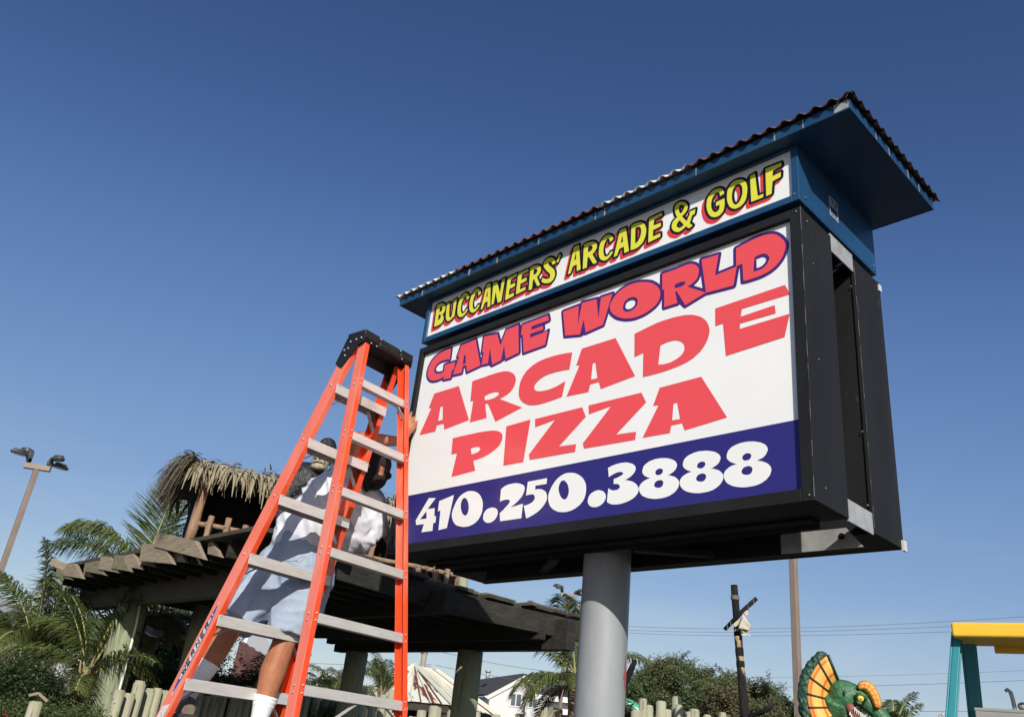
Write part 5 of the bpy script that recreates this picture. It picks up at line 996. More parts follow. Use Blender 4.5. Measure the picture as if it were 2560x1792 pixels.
# ================================================================== street lamps
def lamp(name, head_px, D, label, dia, arm, n4=True, z=None, rot=0.):
    t = at(*head_px, D); L0 = thing(name, (t.x,t.y,0), label, 'street lamp', 'tall four-headed lamp posts')
    m = MB(); h = dia/2; m.box((t.x-h,t.y-h,0),(t.x+h,t.y+h,t.z-.02)); bevel(m.build('pole', M['lamp_pole'], L0), .01)
    ar = V((math.cos(rot)*RT.x-math.sin(rot)*RT.y, math.sin(rot)*RT.x+math.cos(rot)*RT.y, 0)).normalized(); br = V((-ar.y, ar.x, 0))
    m = MB(); m.obox(t+V((0,0,.04)), ar*arm, br*.055, V((0,0,.06))); bevel(m.build('crossarm', M['lamp_pole'], L0), .01)
    for (s1, s2, dz) in ((-1,-1,.10),(-1,1,.24),(1,-1,.10),(1,1,.02)):
        b0 = t+ar*s1*arm*.78+V((0,0,.12)); od = (ar*s1*.8+br*s2*.75).normalized(); e0 = b0+od*.07+V((0,0,dz))
        m = MB(); m.beam(b0, b0+V((0,0,dz)), .09, .09); m.beam(b0+V((0,0,dz)), e0, .09, .09)
        c0 = e0+od*.17; sd_ = od.cross(V((0,0,1))); upv = V((0,0,1))+od*.12
        ov = [c0+od*.20*math.cos(u_)*(1 if math.cos(u_) > 0 else .9)+sd_*.12*math.sin(u_) for u_ in np.linspace(0,2*math.pi,17)[:-1]]
        m.prism(ov, upv*.05); ov2 = [lerp(c0,p_,.72)+upv*.05 for p_ in ov]; m.prism(ov2, upv*.05)
        hdp = bevel(m.build('lamp_head', M['lamp_head'], L0), .012)
        m = MB(); m.prism([lerp(c0,p_,.74)-V((0,0,.006)) for p_ in ov], upv*.004); m.build('lens', M['lamp_glass'], hdp)
    return L0
lamp('street_lamp', (92,1172), 21, 'tall brown lamp post with four flat heads at the far left', .105, .27, rot=.25)
lamp('street_lamp', (1421,1490), 36, 'distant lamp post showing above the platform, left of the sign pole', .11, .36, rot=.2)
lamp('street_lamp', (1976,1215), 15.5, 'brown lamp post rising behind the right end of the sign', .115, .42, rot=.3)
lp = thing('floodlight', at(525,1400,9.2), 'thin black floodlight above the left edge of the platform', 'floodlight')
m = MB(); a = at(502,1386,9.2); m.obox(a, V((.11,.04,-.02)), V((-.03,.09,0)), V((0,0,.014))); bevel(m.build('housing', M['lamp_head'], lp), .005)
m = MB(); e_ = at(525,1390,9.2); m.beam(e_, V((e_.x,e_.y,DZ)), .035, .035); m.build('pole', M['lamp_head'], lp)

# ================================================================== vegetation
vr = random.Random(23)
def frond(mb, base, az, ln, el, droop, leaf, wd=.022, n=44, rr_=.018, twist=0., side_droop=.5):
    """one feather palm frond: rachis plus two ranks of leaflets"""
    h = V((math.cos(az), math.sin(az), 0)); p = V(base); e = el; S = 16; path = [p.copy()]
    for i in range(S):
        d = h*math.cos(e)+V((0,0,math.sin(e))); p = p+d*ln/S; path.append(p.copy()); e -= droop/S*(.4+1.2*i/S)
    mb.cur = 1; mb.smooth = True; mb.tube(path, [rr_*(1-.85*i/S) for i in range(S+1)], 5); mb.smooth = False; mb.cur = 0
    n = int(n*2.1); wd = wd*.62
    for k in range(n):
        t = .10+.88*k/n; i = min(int(t*S), S-1); f = t*S-i; c = lerp(path[i], path[i+1], f); d = (path[i+1]-path[i]).normalized()
        sd_ = d.cross(V((0,0,1)));
        if sd_.length < .05: sd_ = V((-h.y,h.x,0))
        sd_.normalize(); nu = sd_.cross(d)
        ll = leaf*(math.sin(math.pi*min(1,t*.86+.12))**.6)*vr.uniform(.82,1.1)
        for s_ in (-1, 1):
            o = (sd_*s_*vr.uniform(.75,1.0)+d*vr.uniform(.45,.8)+nu*vr.uniform(.0,.35)+V((0,0,twist))).normalized()
            q = c.copy(); w0 = d*wd*.5; m1 = q+o*ll*.45; o2 = (o+V((0,0,-side_droop*vr.uniform(.6,1.4)))).normalized(); m2 = m1+o2*ll*.55
            mb.face([q-w0*.5, q+w0*.5, m1+w0, m1-w0]); mb.face([m1-w0, m1+w0, m2+w0*.12, m2-w0*.12])
def palm(base, top, fronds, label, mats=None, r=.12, name='palm_tree', grp=None, **kw):
    b = V(base); t = V(top); pt = thing(name, (b.x,b.y,0), label, 'palm tree', grp)
    m = MB(); m.smooth = True; N = 14; off = V((vr.uniform(-.1,.1), vr.uniform(-.1,.1), 0))
    m.tube([lerp(b,t,i/N)+off*math.sin(math.pi*i/N) for i in range(N+1)], [r*(1.15-.3*i/N)*(1.06 if i%2 else .95) for i in range(N+1)], 12); tr = m.build('trunk', M['palm_trunk'], pt)
    m = MB(); m.smooth = True                           # fibrous boots round the crown shaft
    for k in range(14):
        a = k*2.4; q = t+V((math.cos(a),math.sin(a),0))*r*.5+V((0,0,-.30+k*.02)); m.tube([q, q+V((math.cos(a),math.sin(a),0))*.05+V((0,0,.14)), q+V((math.cos(a),math.sin(a),0))*.09+V((0,0,.27))], [.026,.016,.006], 6)
    m.build('leaf_base', M['palm_trunk'], tr)
    for fr in fronds:
        az, ln, el, dr, leaf = fr[:5]; mm_ = fr[5] if len(fr) > 5 else 'frond'
        m = MB(); k2 = dict(kw); k2.update(fr[6] if len(fr) > 6 else {}); k2.setdefault('side_droop', .85); frond(m, t+V((0,0,vr.uniform(-.08,.08))), az, ln, el, dr, leaf, **k2)
        m.build('frond', [M[mm_], M['rachis'] if mm_ != 'frond_dry' else M['frond_dry']], pt)
    return pt
def aim(px, py, D, bpx, bpy):      # azimuth of the direction that reads as (px,py) seen from base
    a = at(px,py,D)-at(bpx,bpy,D); return math.atan2(a.y, a.x)
IR = math.atan2(RT.y, RT.x)        # azimuth of image right
IL = IR+math.pi; IB = IR+math.pi/2 # left, away
TW = IR-math.pi/2                  # towards the viewer
# palm behind the platform, left of the hut: fronds rise above the deck
t = at(345,1470,11.6)
palm((t.x,t.y,0), t, [(IL+.15,1.30,1.05,1.75,.62,'frond',dict(side_droop=1.3,n=70)),(IL+.35,1.2,.75,1.4,.55,'frond_dark',dict(side_droop=1.2)),(IR+.9,1.3,1.38,.25,.5,'frond',dict(side_droop=.1)),(IR-.8,1.2,1.40,.3,.5,'frond',dict(side_droop=.1)),(IR+.2,1.5,1.2,.8,.5,'frond_dark'),(IB,1.3,1.0,1.2,.45,'frond_dark'),(IR-.15,1.7,.92,1.3,.5,'frond_dark'),(IR+.5,1.6,.7,1.5,.45,'frond_dark')], 'palm behind the platform with fronds rising beside the hut', wd=.024, n=48)
# big palm at far left
t = at(75,1640,11.0)
palm((t.x,t.y,0), t, [(IR+.25,1.55,1.05,1.0,.60,'frond'),(IL+.25,1.25,1.50,.35,.45,'frond'),(IR+.05,1.35,.75,1.2,.50,'frond'),(IR-.6,1.1,.70,1.5,.5,'frond'),(IL-.5,1.2,.9,1.4,.5,'frond'),(IB+.2,1.4,1.2,.9,.5,'frond'),(TW,.8,.6,1.8,.45,'frond'),(IR+.7,1.4,.75,1.2,.5,'frond_dark'),(IL+.1,1.1,1.15,.9,.5,'frond'),(IR+.4,1.2,1.35,.6,.5,'frond_dark'),(IL+.6,1.0,.7,1.4,.45,'frond_dark'),(IR+.15,1.0,.45,1.4,.45,'frond')], 'large palm with arching fronds at the far left', wd=.026, n=56)
# smaller palm with fibrous trunk
t = at(214,1700,9.7)
palm((t.x,t.y,0), t, [(IL-.1,.75,.80,1.9,.34,'frond'),(IL+.1,.8,1.15,1.5,.36,'frond'),(IR+.3,.95,1.45,.4,.40,'frond'),(IR+.9,1.0,1.2,.9,.42,'frond_dark'),(IL+.6,1.1,1.25,.9,.45,'frond_dark'),(IR-.2,.8,.85,1.5,.36,'frond_dark'),(TW+.3,.5,.5,2.0,.3,'frond'),(IB,1.0,1.3,.8,.42,'frond_dark'),(IL+.3,.9,.6,1.6,.36,'frond'),(IR+.1,1.1,1.3,.7,.42,'frond_dark'),(IL-.3,1.0,1.3,.8,.4,'frond_dark'),(IR+.5,.7,.5,1.6,.34,'frond')], 'small palm with a shaggy brown trunk left of the front log post', r=.085, wd=.020, n=44)
# palm leaning behind the dark posts: dried fronds right of the post
t = at(395,1540,11.4)
palm((t.x,t.y,0), t, [(IR,.7,.3,1.6,.35,'frond_dry'),(IL,.8,.2,1.8,.35,'frond_dry'),(IB,.9,.9,1.2,.4,'frond_dark'),(IR+.5,.8,.9,1.4,.4,'frond_dark'),(IL+.6,1.0,1.0,1.3,.4,'frond_dark'),(IR-.6,.6,-.3,1.0,.3,'frond_dry')], 'palm with hanging dried fronds behind the front log post', r=.09, wd=.022, n=36)
# palm beside the sign pole
t = at(1437,1700,13.5)
palm((t.x,t.y,0), t, [(IL+.05,1.45,.75,1.45,.46,'frond'),(IL-.05,1.35,1.2,.75,.46,'frond'),(IL+.15,1.1,.25,1.7,.46,'frond'),(IL+.5,.95,.35,2.2,.5,'frond'),(IL+.2,1.05,-.1,1.7,.5,'frond'),(IR+.3,1.35,.85,1.35,.5,'frond'),(IB,1.4,1.4,.5,.5,'frond_dark'),(IR-.2,1.2,.4,1.7,.48,'frond_dark'),(IL+1.1,1.3,1.25,.8,.5,'frond_dark'),(IL-.5,.8,-.3,1.2,.4,'frond_dry'),(TW,.8,.5,1.8,.4,'frond'),(IR+.1,.9,.0,1.2,.4,'frond_dry')], 'palm with drooping fronds partly behind the sign pole', wd=.024, n=50, side_droop=.9)
t = at(843,1745,17)
palm((t.x,t.y,0), t, [(vr.uniform(0,6.28),vr.uniform(.7,1.0),vr.uniform(.7,1.4),vr.uniform(1.4,2.2),.38,'frond') for _ in range(13)], 'small fountain shaped palm left of the dark back post', r=.08, wd=.015, n=36)
t = at(955,1735,20)
palm((t.x,t.y,0), t, [(vr.uniform(0,6.28),vr.uniform(.7,1.0),vr.uniform(.9,1.4),vr.uniform(.5,1.0),.3,'frond_dark') for _ in range(9)], 'stiff small palm between the ladder and the rusty roof', r=.08, wd=.018, n=30)
t = at(2238,1848,9.5)
palm((t.x,t.y,0), t, [(vr.uniform(0,6.28),vr.uniform(.32,.46),vr.uniform(.8,1.4),vr.uniform(.6,1.1),.17,'frond_dark') for _ in range(12)], 'small palm behind the dinosaur head', r=.06, wd=.012, n=26)
for (px, py, D, lab) in ((640,1740,11.5,'low palm seedlings behind the person, below the knees'), (735,1770,13,'small ragged palm behind the ladder rails')):
    t = at(px,py,D)
    palm((t.x,t.y,0), t, [(vr.uniform(0,6.28),vr.uniform(.6,.9),vr.uniform(.7,1.4),vr.uniform(.8,1.6),.3,'frond_dark' if k%2 else 'frond') for k in range(9)], lab, r=.06, wd=.016, n=26)

def leaf_quad(mb, c, s_):
    a = V((vr.uniform(-1,1),vr.uniform(-1,1),vr.uniform(-.6,.8))).normalized(); b_ = a.orthogonal().normalized(); b_ = (b_*math.cos(vr.uniform(0,3.1))+a.cross(b_)*math.sin(vr.uniform(0,3.1)))
    b_.normalize(); k = s_*.36
    mb.face([c-a*s_, c-b_*k, c+a*s_*1.1, c+b_*k])
def leafy(name, px, py, D, rx, rz, label, cat, mt, nclump, per, ls, trunk=True, grp=None, ry=None, flower=None):
    """tree or shrub: trunk, limbs, and leaf clumps spread through the crown"""
    c = at(px,py,D); c.z = max(c.z, rz*.7); rt = thing(name, (c.x,c.y,0), label, cat, grp); ry = ry or rx
    cl = []
    for i in range(nclump):
        while True:
            u_ = V((vr.uniform(-1,1),vr.uniform(-1,1),vr.uniform(-1,1)))
            if .15 < u_.length < 1: break
        u_ = u_*(.55+.45*u_.length)/u_.length if vr.random() < .7 else u_
        k = 1+.28*noise.noise(u_*2.1+V((px,py,0))*.1)
        cl.append(c+V((u_.x*rx, u_.y*ry, u_.z*rz))*k)
    m = MB(); m.smooth = True
    m.tube([V((c.x,c.y,0)), V((c.x+.05,c.y,c.z*.4)), V((c.x,c.y+.04,c.z))], [.11*rx+.02,.08*rx+.02,.03], 9)
    for q in cl[::max(1,nclump//16)]:
        a = V((c.x,c.y,c.z*vr.uniform(.35,.9))); m.tube([a, lerp(a,q,.5)+V((0,0,.08)), q], [.04*rx+.008,.025*rx+.005,.005], 6)
    m.build('trunk', M['bark'], rt)
    m = MB()
    for q in cl:
        rs = vr.uniform(.13,.24)*max(.8,rx)
        for _ in range(per):
            d = V((vr.gauss(0,1),vr.gauss(0,1),vr.gauss(0,.8)))*rs*.55; leaf_quad(m, q+d, ls*vr.uniform(.6,1.25))
        if vr.random() < .5:
            dr = V((vr.uniform(-1,1),vr.uniform(-1,1),vr.uniform(.1,1.4))).normalized()       # a sprig poking out
            for j in range(per//6): leaf_quad(m, q+dr*rs*(.6+1.4*vr.random())+V((vr.gauss(0,1),vr.gauss(0,1),vr.gauss(0,1)))*rs*.12, ls*vr.uniform(.6,1.1))
    cr_ = m.build('crown', M[mt], rt); cr_['kind'] = 'stuff'
    if flower:
        m = MB()
        for (fx, fy) in flower:
            p = at(fx, fy, D-rx*.8)
            for j in range(4):
                q = p+V((vr.gauss(0,.022),vr.gauss(0,.022),vr.gauss(0,.018)))
                for k in range(5): leaf_quad(m, q+V((vr.gauss(0,.012),vr.gauss(0,.012),vr.gauss(0,.012))), .013)
        m.build('blossom', M['flower'], rt)
    return rt
leafy('shrub', 5,1742,9.4,.40,.30,'dense dark hedge shrub at the lower left corner','shrub','leaf_dark',90,420,.017,flower=[(28,1776),(8,1790)])
leafy('shrub', 78,1785,9.9,.30,.19,'dark leafy shrub beside the hedge, under the left palm','shrub','leaf_dark',60,380,.017)
leafy('shrub', 30,1815,8.8,.30,.06,'pink flowered bush along the bottom left','shrub','leaf',40,320,.016,flower=[(14,1788)])
leafy('shrub', 160,1822,9.0,.28,.08,'olive green bush in front of the small shaggy palm','shrub','leaf',50,340,.016)
leafy('shrub', 225,1795,11.5,.36,.16,'leafy bush behind the front log post','shrub','leaf',60,340,.020)
leafy('tree', 405,1625,13.2,.80,.50,'dark leafy tree behind the platform posts','tree','leaf_dark',130,420,.024)
leafy('tree', 455,1570,15.5,.85,.62,'lighter leafy tree under the platform roof edge','tree','leaf',90,420,.026)
leafy('shrub', 420,1740,11.5,.7,.28,'green shrub behind the log stakes, left of the ladder','shrub','leaf',60,260,.026)
leafy('shrub', 570,1750,11.8,.6,.26,'shrub behind the log stakes, at the ladder feet','shrub','leaf_dark',55,260,.026)
leafy('shrub', 770,1785,12.5,.6,.16,'bush behind the stakes, between the ladder rails','shrub','leaf',40,240,.028)
leafy('tree', 1690,1745,19,.92,.70,'rounded tree right of the sign pole','tree','leaf_brown',170,430,.027)
leafy('tree', 1610,1765,20,.6,.42,'green tree just behind the sign pole','tree','leaf',80,400,.027)
leafy('tree', 1862,1770,17,.66,.50,'bushy tree behind the charred mast','tree','leaf_brown',130,430,.025)
leafy('tree', 1950,1796,16,.36,.24,'small tree left of the dinosaur frill','tree','leaf_brown',60,380,.024)
leafy('tree', 790,1775,28,2.0,.42,'distant low tree line left of the rusty roof','tree','leaf',80,200,.06)

# ================================================================== buildings
# shed with a rusting hip roof
sh_ = thing('shed', (at(1040,1760,25).x, at(1040,1760,25).y, 0), 'open shed with a white hip roof streaked with rust', 'shed')
ap = at(1036,1663,25); ap2 = at(1090,1676,25.9)
co = [at(905,1752,24.2), at(1130,1762,22.6), at(1252,1783,26.3), at(1020,1750,28)]
zv = sum(p.z for p in co[:3])/3
co = [V((p.x,p.y,zv)) for p in co]
def pan(a, b_, top_a, top_b, n, par, mats):
    hash_a = vr.uniform(0, 40)
    """one roof plane laid as separate metal panels with standing seams"""
    for i in range(n):
        t0, t1 = i/n, (i+1)/n; p0, p1, q0, q1 = lerp(a,b_,t0), lerp(a,b_,t1), lerp(top_a,top_b,t0), lerp(top_a,top_b,t1)
        nr = (p1-p0).cross(lerp(q0,q1,.5)-p0).normalized(); nr = nr if nr.z > 0 else -nr; l_ = nr*(.012*(i%2))
        m = MB(); m.face([p0+l_, lerp(p0,p1,.985)+l_, lerp(q0,q1,.985)+l_, q0+l_]); m.tube([p1+nr*.02, q1+nr*.02], .02, 5); rp = m.build('roof_panel', mats, par)
        uvl = rp.data.uv_layers.new(name='UVMap'); ln_u = (b_-a).length; ln_v = (lerp(q0,q1,.5)-lerp(p0,p1,.5)).length; u0 = t0*ln_u*.6+vr.uniform(0,.3)+hash_a
        for li, (uu, vv) in enumerate(((0,0),(1,0),(1,1),(0,1))): uvl.data[li].uv = (u0+uu*ln_u/n*.6, vv*ln_v)
        for li in range(4, len(uvl.data)): uvl.data[li].uv = (u0, .3)
mats_ = M['shed_metal']
pan(co[0], co[1], ap, ap, 9, sh_, mats_); pan(co[1], co[2], ap, ap2, 11, sh_, mats_); pan(co[3], co[0], ap, ap, 6, sh_, mats_); pan(co[2], co[3], ap2, ap, 6, sh_, mats_)
for a, b_ in ((co[0],ap),(co[1],ap),(co[2],ap2)):
    m = MB(); m.tube([a+V((0,0,.03)), b_+V((0,0,.03))], .055, 6); m.build('hip_cap', M['shed_metal'], sh_)
for p in co:
    q = lerp(p, V((ap.x,ap.y,p.z)), .12); m = MB(); m.beam(q, (q.x,q.y,0), .14, .14); m.build('post', M['wood_dark'], sh_)
for i in range(4):
    m = MB(); m.beam(lerp(co[i],V((ap.x,ap.y,zv)),.06)-V((0,0,.10)), lerp(co[(i+1)%4],V((ap.x,ap.y,zv)),.06)-V((0,0,.10)), .06, .18, side=(0,0,1) if False else None); m.build('eave_beam', M['wood_dark'], sh_)
# white house with a gable
def house(name, gl, gr, pk, back, label, win=True):
    """gl, gr: gable eave corners; pk: peak; back: vector of the ridge"""
    h = thing(name, ((gl.x+gr.x)/2, (gl.y+gr.y)/2, 0), label, 'house'); up0 = V((0,0,1))
    zE = (gl.z+gr.z)/2; gl = V((gl.x,gl.y,zE)); gr = V((gr.x,gr.y,zE)); pk = V(((gl.x+gr.x)/2,(gl.y+gr.y)/2,pk.z)); g_ = (gr-gl).normalized(); bk = V(back)
    m = MB(); q = [V((gl.x,gl.y,0)), V((gr.x,gr.y,0)), gr, pk, gl]; n_ = len(q)
    ins = [p+g_*(.25 if i in (0,4) else -.25 if i in (1,2) else 0)-(V((0,0,.18)) if i in (2,3,4) else V((0,0,0))) for i, p in enumerate(q)]; ins = [p+bk.normalized()*.3 for p in ins]
    m.prism(ins, bk); wl_ = m.build('wall', M['siding'], h)
    sl1 = (pk-gl); sl2 = (pk-gr); th = .16
    for (e0, sl) in ((gl, sl1), (gr, sl2)):
        m = MB(); nr = sl.cross(bk); nr = nr.normalized(); nr = nr if nr.z > 0 else -nr; o0 = e0-sl*.06
        m.prism([o0, o0+bk+bk.normalized()*.6, pk+bk+bk.normalized()*.6, pk], nr*th); rfp = m.build('roof', M['shingle'], h)
        m = MB(); m.prism([o0-nr*.02-bk.normalized()*.02, pk-nr*.02-bk.normalized()*.02, pk-nr*.30-bk.normalized()*.02, o0-nr*.30-bk.normalized()*.02], bk.normalized()*.05); m.build('rake_board', M['trim'], rfp)
        m = MB(); m.tube([o0-nr*.05, o0-nr*.05+bk], .09, 8); m.build('gutter', M['trim'], rfp)
    return h, wl_, gl, gr, pk, g_, bk
hs_, wl_, gl, gr, pk, g_, bk = house('house', at(1222,1719,72), at(1395,1768,70), at(1304,1686,71), V((at(1085,1700,88)-at(1222,1719,72)).xy.to_3d()), 'white clapboard house with a dark shingle gable roof')
fo = -bk.normalized()*.0
def window(par, c, gdir, w_, h_, bkd):
    n_ = -bkd.normalized(); m = MB(); u_ = V((0,0,1))
    m.obox(c+n_*.04, gdir*w_/2, n_*.04, u_*h_/2); wn = m.build('window', M['trim'], par)
    for s_ in (-1,1): m = MB(); m.obox(c+n_*.085+gdir*s_*w_*.22, gdir*w_*.18, n_*.008, u_*h_*.42); m.build('pane', M['glass'], wn)
for f_ in (.42, .66):
    c = lerp(gl, gr, f_)+bk.normalized()*.3; c.z = at(1280,1747,71).z; window(hs_, c, g_, 1.0 if f_ < .5 else .8, 1.0, bk)
m = MB(); vp = at(1220,1680,75); m.smooth = True; m.tube([vp-V((0,0,.5)), vp], .16, 10); m.tube([vp, vp+V((0,0,.18))], .24, 10); m.build('roof_vent', M['galv'], hs_)
# long white building behind the palm
lb = thing('building', (at(1420,1780,42).x, at(1420,1780,42).y, 0), 'low white sided building behind the palm and sign pole', 'building')
a, b_ = at(1362,1748,42), at(1560,1765,42); zt2 = (a.z+b_.z)/2; a.z = b_.z = zt2; aw = V((-.2,1,0))
m = MB(); m.prism([V((a.x,a.y,0)), V((b_.x,b_.y,0)), b_, a], V((-3,4,0))); m.build('wall', M['siding'], lb)
m = MB(); gdir = (b_-a).normalized(); m.prism([a-gdir*.4+V((.25,-.3,0)), b_+gdir*.4+V((.25,-.3,0)), b_+V((-1.5,2,.9)), a+V((-1.5,2,.9))], V((0,0,.14))); lr = m.build('roof', M['shingle'], lb)
m = MB(); m.beam(a-gdir*.4+V((.28,-.33,.02)), b_+gdir*.4+V((.28,-.33,.02)), .06, .22); m.build('fascia', M['trim'], lb)
# tiny cream gabled house among the trees
th_ = thing('house', (at(806,1730,30).x, at(806,1730,30).y, 0), 'tiny cream gabled house front among the trees', 'house')
a, b_, p_ = at(790,1708,30), at(826,1712,30), at(806,1692,30); m = MB(); m.prism([V((a.x,a.y,0)), V((b_.x,b_.y,0)), b_, p_, a], V((-2,2,0))); m.build('wall', M['cream'], th_)
m = MB(); m.prism([a+V((.05,-.05,-.03))-(b_-a)*.12, p_+V((.05,-.05,.08)), p_+V((-2,2,.08)), a+V((-2,2,-.03))], V((0,0,.06))); m.prism([b_+V((.05,-.05,-.03))+(b_-a)*.12, b_+V((-2,2,-.03)), p_+V((-2,2,.08)), p_+V((.05,-.05,.08))], V((0,0,.06))); m.build('roof', M['shingle'], th_)
# hut with a rust-red roof behind the person's legs
rh = thing('shed', (at(620,1740,18).x, at(620,1740,18).y, 0), 'low shed with a rust red corrugated roof behind the person', 'shed')
ridge_a, ridge_b = at(600,1600,19), at(690,1655,20); ev_a, ev_b = at(560,1745,17), at(668,1760,17.5)
for i in range(10):
    t0, t1 = i/10, (i+1)/10; m = MB(); lf = V((0,0,.02*(i%2))); m.face([lerp(ev_a,ev_b,t0)+lf, lerp(ev_a,ev_b,t1)+lf, lerp(ridge_a,ridge_b,t1)+lf, lerp(ridge_a,ridge_b,t0)+lf]); m.build('roof_panel', M['roof_rust'], rh)
m = MB(); bo = V((-1.2,1.0,0)); m.face([ridge_a, ridge_b, V((ridge_b.x,ridge_b.y,1.9))+bo, V((ridge_a.x,ridge_a.y,1.9))+bo]); m.build('roof_panel', M['shed_metal'], rh)
m = MB(); m.prism([lerp(ev_a,ridge_a,.08)-V((0,0,.1)), lerp(ev_b,ridge_b,.08)-V((0,0,.1)), V((ev_b.x,ev_b.y,0)), V((ev_a.x,ev_a.y,0))], V((-.05,.08,0))); m.build('wall', M['wood_dark'], rh)
m = MB(); q0 = at(628,1575,21); m.beam(at(620,1585,20), at(668,1640,21), .5, .06, side=(0,0,1)); m.build('barge_board', M['trim'], rh)
# buildings glimpsed at the far left
fb = thing('building', (at(10,1590,30).x, at(10,1590,30).y, 0), 'pale low building glimpsed at the far left edge', 'building')
a, b_ = at(-160,1540,30), at(62,1556,30); b_.z = a.z = (a.z+b_.z)/2
m = MB(); m.prism([V((a.x,a.y,0)), V((b_.x,b_.y,0)), b_, a], V((-4,0,0))); m.build('wall', M['wood2'], fb)
m = MB(); m.prism([a+V((.4,0,-.1)), b_+V((.4,0,-.1)), b_+V((-2,0,.8)), a+V((-2,0,.8))], V((0,0,.12))); m.build('roof', M['galv'], fb)
fr_ = thing('shed', (at(120,1600,26).x, at(120,1600,26).y, 0), 'rust red roof showing between the left palms', 'shed')
a, b_, c_, d_ = at(95,1582,24), at(170,1576,24), at(150,1545,25.5), at(100,1552,25.5)
for i in range(6):
    m = MB(); m.face([lerp(a,b_,i/6), lerp(a,b_,(i+.97)/6), lerp(d_,c_,(i+.97)/6), lerp(d_,c_,i/6)]); m.build('roof_panel', M['roof_rust'], fr_)
m = MB(); m.prism([V((a.x,a.y,0)), V((b_.x,b_.y,0)), b_-V((0,0,.05)), a-V((0,0,.05))], V((-.1,.0,0))); m.build('wall', M['wood2'], fr_)

# ================================================================== utility pole and wires
up = thing('utility_pole', (at(1075,1700,58).x, at(1075,1700,58).y, 0), 'wooden utility pole with transformers above the rusty shed roof', 'utility pole')
t = at(1084,1470,58); m = MB(); m.smooth = True; m.tube([(t.x,t.y,0),(t.x,t.y,t.z)], [.20,.16], 12); m.build('pole', M['util'], up)
ar = V((RT.x,RT.y,0)).normalized()
for zpx in (1490, 1545):
    q = at(1082,zpx,58); m = MB(); m.beam(q-ar*1.2, q+ar*1.2, .12, .14); ca = m.build('crossarm', M['util'], up)
    m = MB(); m.smooth = True
    for s_ in (-1.1,-.6,.6,1.1): m.tube([q+ar*s_+V((0,0,.07)), q+ar*s_+V((0,0,.32))], [.06,.04], 8)
    m.build('insulator', M['lamp_glass'], ca)['kind'] = 'stuff'
for (dx, zpx, r_) in ((-.75,1608,.24),(-.42,1618,.22),(-1.05,1605,.20)):
    q = at(1079,zpx,58)+ar*dx; m = MB(); m.smooth = True; m.tube([q-V((0,0,.45)), q+V((0,0,.35)), q+V((0,0,.42))], [r_,r_,r_*.5], 12); m.tube([q+V((.05,0,.42)), q+V((.05,0,.7))], [.05,.03], 6); m.build('transformer', M['galv'], up)
m = MB(); q = at(1066,1630,58); m.tube([q, q+V((0,0,-.4))-ar*.1], .06, 6); m.build('cutout', M['lamp_head'], up)
def wire(pts, label, r=.014):
    P = [at(*p) for p in pts]; m = MB(); n = 24; a, b_ = P[0], P[-1]; sag = P[1]-lerp(a,b_,.5) if len(P) == 3 else V((0,0,0)); path = [lerp(a,b_,i/n)+sag*(1-(2*i/n-1)**2) for i in range(n+1)]
    m.tube(path, r, 5); return tag(m.build('power_line', M['wire']), label, 'wire', 'power lines')
wire([(700,1652,62),(890,1661,60),(1078,1660,58)], 'upper power line running left from the utility pole'); wire([(700,1668,62),(890,1676,60),(1078,1664,58)], 'lower power line running left from the utility pole')
wire([(1090,1625,58),(1300,1668,60),(1520,1690,64)], 'upper power line from the utility pole towards the white house'); wire([(1090,1662,58),(1200,1683,60),(1420,1720,64)], 'lower power line from the utility pole towards the white house')
for i, (yl, ym, yr) in enumerate(((1563,1569,1543),(1573,1578,1560),(1580,1588,1575),(1688,1692,1680),(1704,1716,1704),(1740,1772,1782))):
    wire([(1540,yl,70),(1985,ym,70),(2640,yr-8,70)], ['topmost','second highest','third','fourth','fifth','lowest'][i]+' of the long power lines crossing the sky at the right', .015 if i != 3 else .010)

# ================================================================== charred mast with ragged cloth
ms_ = thing('charred_mast', (at(1862,1790,10.5).x, at(1862,1790,10.5).y, 0), 'charred and peeled wooden mast with a tied crossbar and ragged cloth', 'mast')
top = at(1835,1462,10.5); 
def mpt(py): f_ = (py-1462)/(1792-1462); return at(1835+27*f_, py, 10.5)
m = MB(); m.smooth = True; m.tube([mpt(1462), mpt(1500), mpt(1545), mpt(1572)], [.040,.042,.043,.044], 14); m.build('upper_pole', M['charred'], ms_)
m = MB(); m.smooth = True; m.tube([mpt(1572), mpt(1600), mpt(1630), mpt(1665), mpt(1697)], [.044,.046,.043,.045,.044], 14); m.build('peeled_section', M['peeled'], ms_)
for (ya_, yb_) in ((1578,1590),(1618,1640),(1652,1668),(1690,1697)):
    m = MB(); m.smooth = True; m.tube([mpt(ya_), mpt((ya_+yb_)/2), mpt(yb_)], [.046,.0485,.046], 14, caps=False); m.build('scorched_band', M['charred'], ms_)
lo = mpt(1697); lo2 = mpt(1792); m = MB(); m.smooth = True; m.tube([lo, lo2, V((lo2.x,lo2.y,0))], [.046,.050,.060], 14); m.build('lower_pole', M['charred'], ms_)
m = MB(); m.smooth = True
for k in range(4): q = mpt(1490+k*2.6); m.tube([q+V((math.cos(u_),math.sin(u_),0))*.046 for u_ in np.linspace(0,2*math.pi,13)], .006, 6)
m.build('rope_band', M['rope'], ms_)
m = MB(); m.smooth = True; m.tube([at(1811,1573,10.4), at(1850,1533,10.38), at(1891,1495,10.4)], [.020,.026,.024], 10); sp = m.build('crossbar', M['charred'], ms_)
m = MB(); m.smooth = True
for (px, py) in ((1883,1502),(1870,1515),(1818,1566),(1826,1558)): q = at(px,py,10.37); m.tube([q+V((0,0,.025)), q+V((.004,0,-.015)), q+V((.010,0,-.035)), q+V((.004,0,-.045))], .004, 5)
m.build('cloth_tie', M['rope'], sp)['kind'] = 'stuff'
